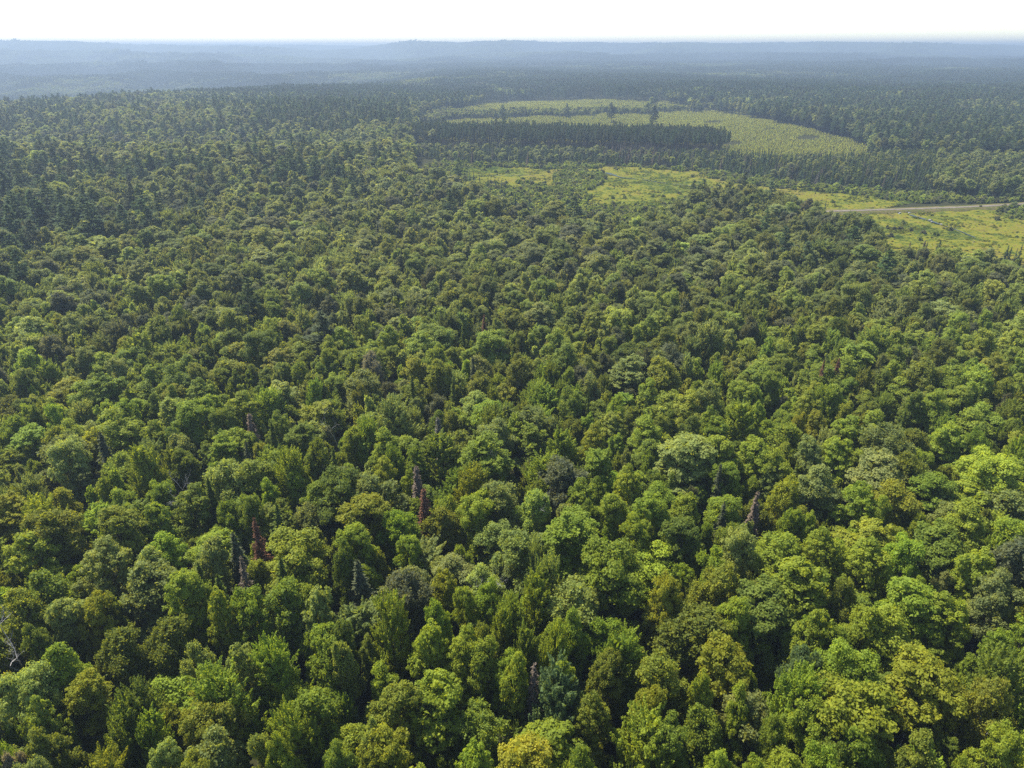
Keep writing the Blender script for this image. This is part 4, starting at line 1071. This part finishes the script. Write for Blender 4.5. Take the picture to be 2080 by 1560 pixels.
# masses: points with attributes, geometry nodes put the tree on each
def mass(name, items, sources, label, cat):
    """items: rows (x, y, z, rx, ry, rz, sx, sy, sz, index, r, g, b); sources: list of meshes."""
    if not len(items): return
    A = np.array(items, np.float32)
    cl = bpy.data.collections.new(name + ' kinds')
    for i, me in enumerate(sources):
        cl.objects.link(bpy.data.objects.new(f'{name}_source_{i:03d}', me))
    me = bpy.data.meshes.new(name); me.vertices.add(len(A)); me.vertices.foreach_set('co', A[:, :3].ravel())
    for nm, ty, sl in (('rot', 'FLOAT_VECTOR', slice(3, 6)), ('scl', 'FLOAT_VECTOR', slice(6, 9))):
        a = me.attributes.new(nm, ty, 'POINT'); a.data.foreach_set('vector', np.ascontiguousarray(A[:, sl]).ravel())
    a = me.attributes.new('idx', 'INT', 'POINT'); a.data.foreach_set('value', A[:, 9].astype(np.int32))
    a = me.attributes.new('tint', 'FLOAT_COLOR', 'POINT'); a.data.foreach_set('color', np.concatenate([A[:, 10:13], np.ones((len(A), 1), np.float32)], 1).ravel())
    ob = new_obj(name, me)
    ng = bpy.data.node_groups.new(name + ' scatter', 'GeometryNodeTree')
    ng.interface.new_socket('Geometry', in_out='INPUT', socket_type='NodeSocketGeometry')
    ng.interface.new_socket('Geometry', in_out='OUTPUT', socket_type='NodeSocketGeometry')
    N, L = ng.nodes, ng.links
    gi, go = N.new('NodeGroupInput'), N.new('NodeGroupOutput')
    ci = N.new('GeometryNodeCollectionInfo'); ci.inputs['Collection'].default_value = cl; ci.inputs['Separate Children'].default_value = True; ci.inputs['Reset Children'].default_value = True
    iop = N.new('GeometryNodeInstanceOnPoints'); iop.inputs['Pick Instance'].default_value = True
    def attr(nm, ty):
        n = N.new('GeometryNodeInputNamedAttribute'); n.data_type = ty; n.inputs['Name'].default_value = nm
        return n.outputs['Attribute']
    e2r = N.new('FunctionNodeEulerToRotation')
    L.new(attr('rot', 'FLOAT_VECTOR'), e2r.inputs[0])
    L.new(gi.outputs[0], iop.inputs['Points']); L.new(ci.outputs[0], iop.inputs['Instance'])
    L.new(attr('idx', 'INT'), iop.inputs['Instance Index']); L.new(e2r.outputs[0], iop.inputs['Rotation']); L.new(attr('scl', 'FLOAT_VECTOR'), iop.inputs['Scale'])
    L.new(iop.outputs[0], go.inputs[0])
    md = ob.modifiers.new('scatter', 'NODES'); md.node_group = ng
    tag(ob, label, cat, kind='stuff')
    return ob
for kind, ts in rest.items():
    ts = [t for t in ts if -260 < t['px'] < 2340 and t['py'] < 2100]
    flat, base = [], []
    for lv in range(len(PROTO[kind])):
        base.append(len(flat)); flat += [p for p in PROTO[kind][lv]]
    rows = []
    for t in ts:
        lv = level(t); pl = PROTO[kind][lv]; j = t['seed'] % len(pl); p = pl[j]
        s = t['R'] / p['R']
        rows.append((t['x'], t['y'], t['z'], 0, 0, t['rot'], s, s * (0.92 + 0.16 * ((t['seed'] >> 5) % 100) / 100), t['H'] / p['H'], base[lv] + j, *t['col']))
    mass(KINDS[kind][3], rows, [p['whole'] for p in flat], KINDS[kind][4], 'forest' if kind != 'shrub' else 'thicket')

# sedge tussocks standing on the marsh
tr = np.random.RandomState(51); rows = []
MA, MC = [at(a, b, -1.0) for a, b in MARSH_A], [at(a, b, -1.0) for a, b in [(1690, 432), (1850, 430), (2300, 408), (2300, 540), (1700, 540), (1660, 450)]]
for poly in (MA, MC):
    xs, ys = [w[0] for w in poly], [w[1] for w in poly]
    X, Y = tr.uniform(min(xs), max(xs), 26000), tr.uniform(min(ys), max(ys), 26000)
    k = inpoly(X, Y, poly); G = ground(X, Y)
    for x, y, g, ok in zip(X, Y, G, k):
        if not ok: continue
        q = noise2(x, y, 11, 3) + 0.6 * noise2(x, y * 2.5, 5, 7)
        if q + tr.normal(0, 0.35) < 0.25: continue
        if min((x - a) ** 2 + (y - b) ** 2 for a, b in st_near) < 16: continue
        s = tr.uniform(0.22, 0.62)
        c = np.array(TINT[['yellow green', 'olive green', 'mid green', 'pale green', 'grey green'][min(4, int(abs(tr.normal(0, 1.7))))]]) * tr.uniform(0.7, 1.05)
        rows.append((x, y, g + 0.15, 0, 0, tr.uniform(0, 6.28), s * 1.3, s * 0.9, s * 0.55, tr.randint(4), *c))
        if len(rows) > 9000: break
mass('sedge_tussocks', rows, [p['crown'] for p in PROTO['shrub'][0]], 'low sedge tussocks and small bushes speckling the open marsh', 'sedge')
print('tussocks', len(rows))

# young pale plantation
yr = np.random.RandomState(21); rows = []
YW = [at(a, b, 0.0) for a, b in YOUNG + YOUNG2]
yx, yy_ = [w[0] for w in YW], [w[1] for w in YW]
rows = list(zip(yr.uniform(min(yx) - 15, max(yx) + 15, 110000), yr.uniform(min(yy_) - 10, max(yy_) + 10, 110000)))
P = np.array(rows); gz = ground(P[:, 0], P[:, 1]); bx, by, _ = proj(P[:, 0], P[:, 1], gz)
bx = bx + 12 * np.sin(P[:, 0] * 0.045 + 1) + 6 * np.sin(P[:, 0] * 0.13 + P[:, 1] * 0.09) + yr.normal(0, 6, len(P)); by = by + 2.0 * np.sin(P[:, 0] * 0.06 + P[:, 1] * 0.02) + 1.3 * np.sin(P[:, 0] * 0.17) + yr.normal(0, 1.3, len(P))
ok = inpoly(bx, by, YOUNG) | inpoly(bx, by, YOUNG2)
rows = []
for (x, y), g in zip(P[ok], gz[ok]):
    if occupied(x, y, 0.9, 0.60): continue
    occupy(x, y, 0.9)
    h = yr.uniform(4.6, 7.0) * (1 + 0.25 * noise2(x, y, 40, 2))
    if noise2(x, y, 26, 4) > 0.72: continue; s = h / 8.0
    col = jitter(TINT['pale green' if yr.uniform() < 0.75 else 'grey green'], yr, 0.1)
    col = tuple(np.array(col) * np.array([1.70, 1.52, 1.5]))
    rows.append((x, y, g, 0, 0, yr.uniform(0, 6.28), s * 1.15, s * 1.15, s, yr.randint(4), *col))
mass('young_plantation_trees', rows, [p['whole'] for p in PROTO['young_aspen'][0]], 'pale green even young plantation behind the dark pine block', 'plantation')

# far woods: patches of many small crowns, standing on the terrain
def patch(seed, rad, n, kind, leaf, per):
    r = np.random.RandomState(seed); vs, sh = [], []
    for i in range(n):
        q = rad * math.sqrt(r.uniform()); a = r.uniform(0, 6.28); x, y = q * math.cos(a), q * math.sin(a)
        R = r.uniform(2.6, 4.6); top = r.uniform(13, 17)
        cs = r.uniform(0.2, 0.8)
        if kind == 'pine':
            top += 3; R *= 0.75
            f = r.uniform(0, 1, per) ** 0.8
            d = r.uniform(0, 6.28, per); rr_ = R * (1 - f * 0.9) * r.uniform(0.5, 1, per)
            c = np.stack([x + rr_ * np.cos(d), y + rr_ * np.sin(d), 5 + (top - 5) * f], -1)
            nr = np.stack([np.cos(d), np.sin(d), np.full(per, 1.0)], -1) + r.normal(size=(per, 3)) * 0.4
        else:
            d = sphere_pts(per, r); d[:, 2] = np.abs(d[:, 2]) * 1.1 - 0.15
            c = np.array([x, y, top - R * 0.95]) + d * np.array([R, R, R * 0.95]) * r.uniform(0.75, 1.0, (per, 1))
            nr = d + np.array([0, 0, 0.3]) + r.normal(size=(per, 3)) * 0.35
        vs.append(leaf_quads(c, nr, leaf * r.uniform(0.7, 1.3, per), r, aspect=0.85)); sh.append(np.clip(cs + r.normal(0, 0.12, per), 0, 1))
    v = np.concatenate(vs)
    return mesh_np('wood_patch', v, [quads_index(len(v) // 4)], [M_LEAF if kind == 'broad' else M_NEEDLE], attr=np.concatenate(sh))
far_src = [patch(1 + i, 17, 22, 'broad', 1.25, 26) for i in range(4)] + [patch(11 + i, 17, 26, 'pine', 1.0, 22) for i in range(4)] + \
          [patch(21 + i, 70, 260, 'broad', 2.1, 14) for i in range(3)] + [patch(31 + i, 70, 300, 'pine', 1.8, 11) for i in range(3)]
rows = []
pr = np.random.RandomState(33)
def far_rows(y0, y1, step, small):
    y = y0
    while y < y1:
        half = 0.86 * y
        m = int(2 * half / step)
        for i in range(m):
            x, yy = -half + step * (i + pr.uniform(0.1, 0.9)), y + pr.uniform(-.4, .4) * step
            g = float(ground(x, yy))
            px, py, _ = proj(x, yy, g)
            if small and (inpoly(px, py, YOUNG2) or inpoly(px, py, YOUNG)): continue
            e = 12.0
            gxs, gys = float(ground(x + e, yy) - ground(x - e, yy)) / (2 * e), float(ground(x, yy + e) - ground(x, yy - e)) / (2 * e)
            u = x / yy
            sc = 260.0 if small else 700.0
            v = noise2(x, yy, sc, 8) + 0.35 * noise2(x, yy, sc * 0.3, 2) + pr.normal(0, 0.25)
            if yy < 3400 and u < -0.05: v += 0.3
            if yy > 4300: v -= 0.35 if u > 0 else 0.75       # farther hills are mostly broadleaf
            elif u > -0.1: v += 0.45
            pine = v > 0.05
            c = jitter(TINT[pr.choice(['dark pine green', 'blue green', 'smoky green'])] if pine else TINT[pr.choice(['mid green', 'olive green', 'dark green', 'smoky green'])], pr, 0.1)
            c = tuple(np.array(c) * ((0.62, 0.64, 0.80) if small else (0.50, 0.54, 0.78)))  # self-shadow of far crowns put into the tint: darker and bluer
            idx = (0 if small else 8) + ((4 if small else 3) if pine else 0) + pr.randint(4 if small else 3)
            s = pr.uniform(0.9, 1.15)
            # tilt to follow the slope: small angles
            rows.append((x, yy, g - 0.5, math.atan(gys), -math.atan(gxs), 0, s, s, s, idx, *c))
        y += step * 0.92
far_rows(1140, 2700, 24.0, True)
far_rows(2700, 10200, 84.0, False)
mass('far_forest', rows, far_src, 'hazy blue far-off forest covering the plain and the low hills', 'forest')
print('far', len(rows))

# ------------------------------------------------------------------ haze: one closed box of thin air round everything
hz_top = max(GROUND_MAX + 22.0, CAM_H + 4)
hz = mesh_np('haze', [(x, y, z) for z in (GROUND_MIN - 1.5, hz_top) for x, y in ((-11800, -11800), (11800, -11800), (11800, 11800), (-11800, 11800))],
             [np.array([(3, 2, 1, 0), (4, 5, 6, 7), (0, 1, 5, 4), (1, 2, 6, 5), (2, 3, 7, 6), (3, 0, 4, 7)])], [])
m, N, L = mat('haze')
vol = N.new('ShaderNodeVolumePrincipled')
vol.inputs['Color'].default_value = (0.375, 0.470, 0.590, 1)
vol.inputs['Density'].default_value = HAZE_DENSITY
vol.inputs['Density Attribute'].default_value = ''
vol.inputs['Anisotropy'].default_value = 0.25
out = N.new('ShaderNodeOutputMaterial'); L.new(vol.outputs[0], out.inputs['Volume'])
hz.materials.append(m)
ho = new_obj('haze', hz)
tag(ho, 'pale blue summer haze over the whole forest', 'haze', kind='stuff')
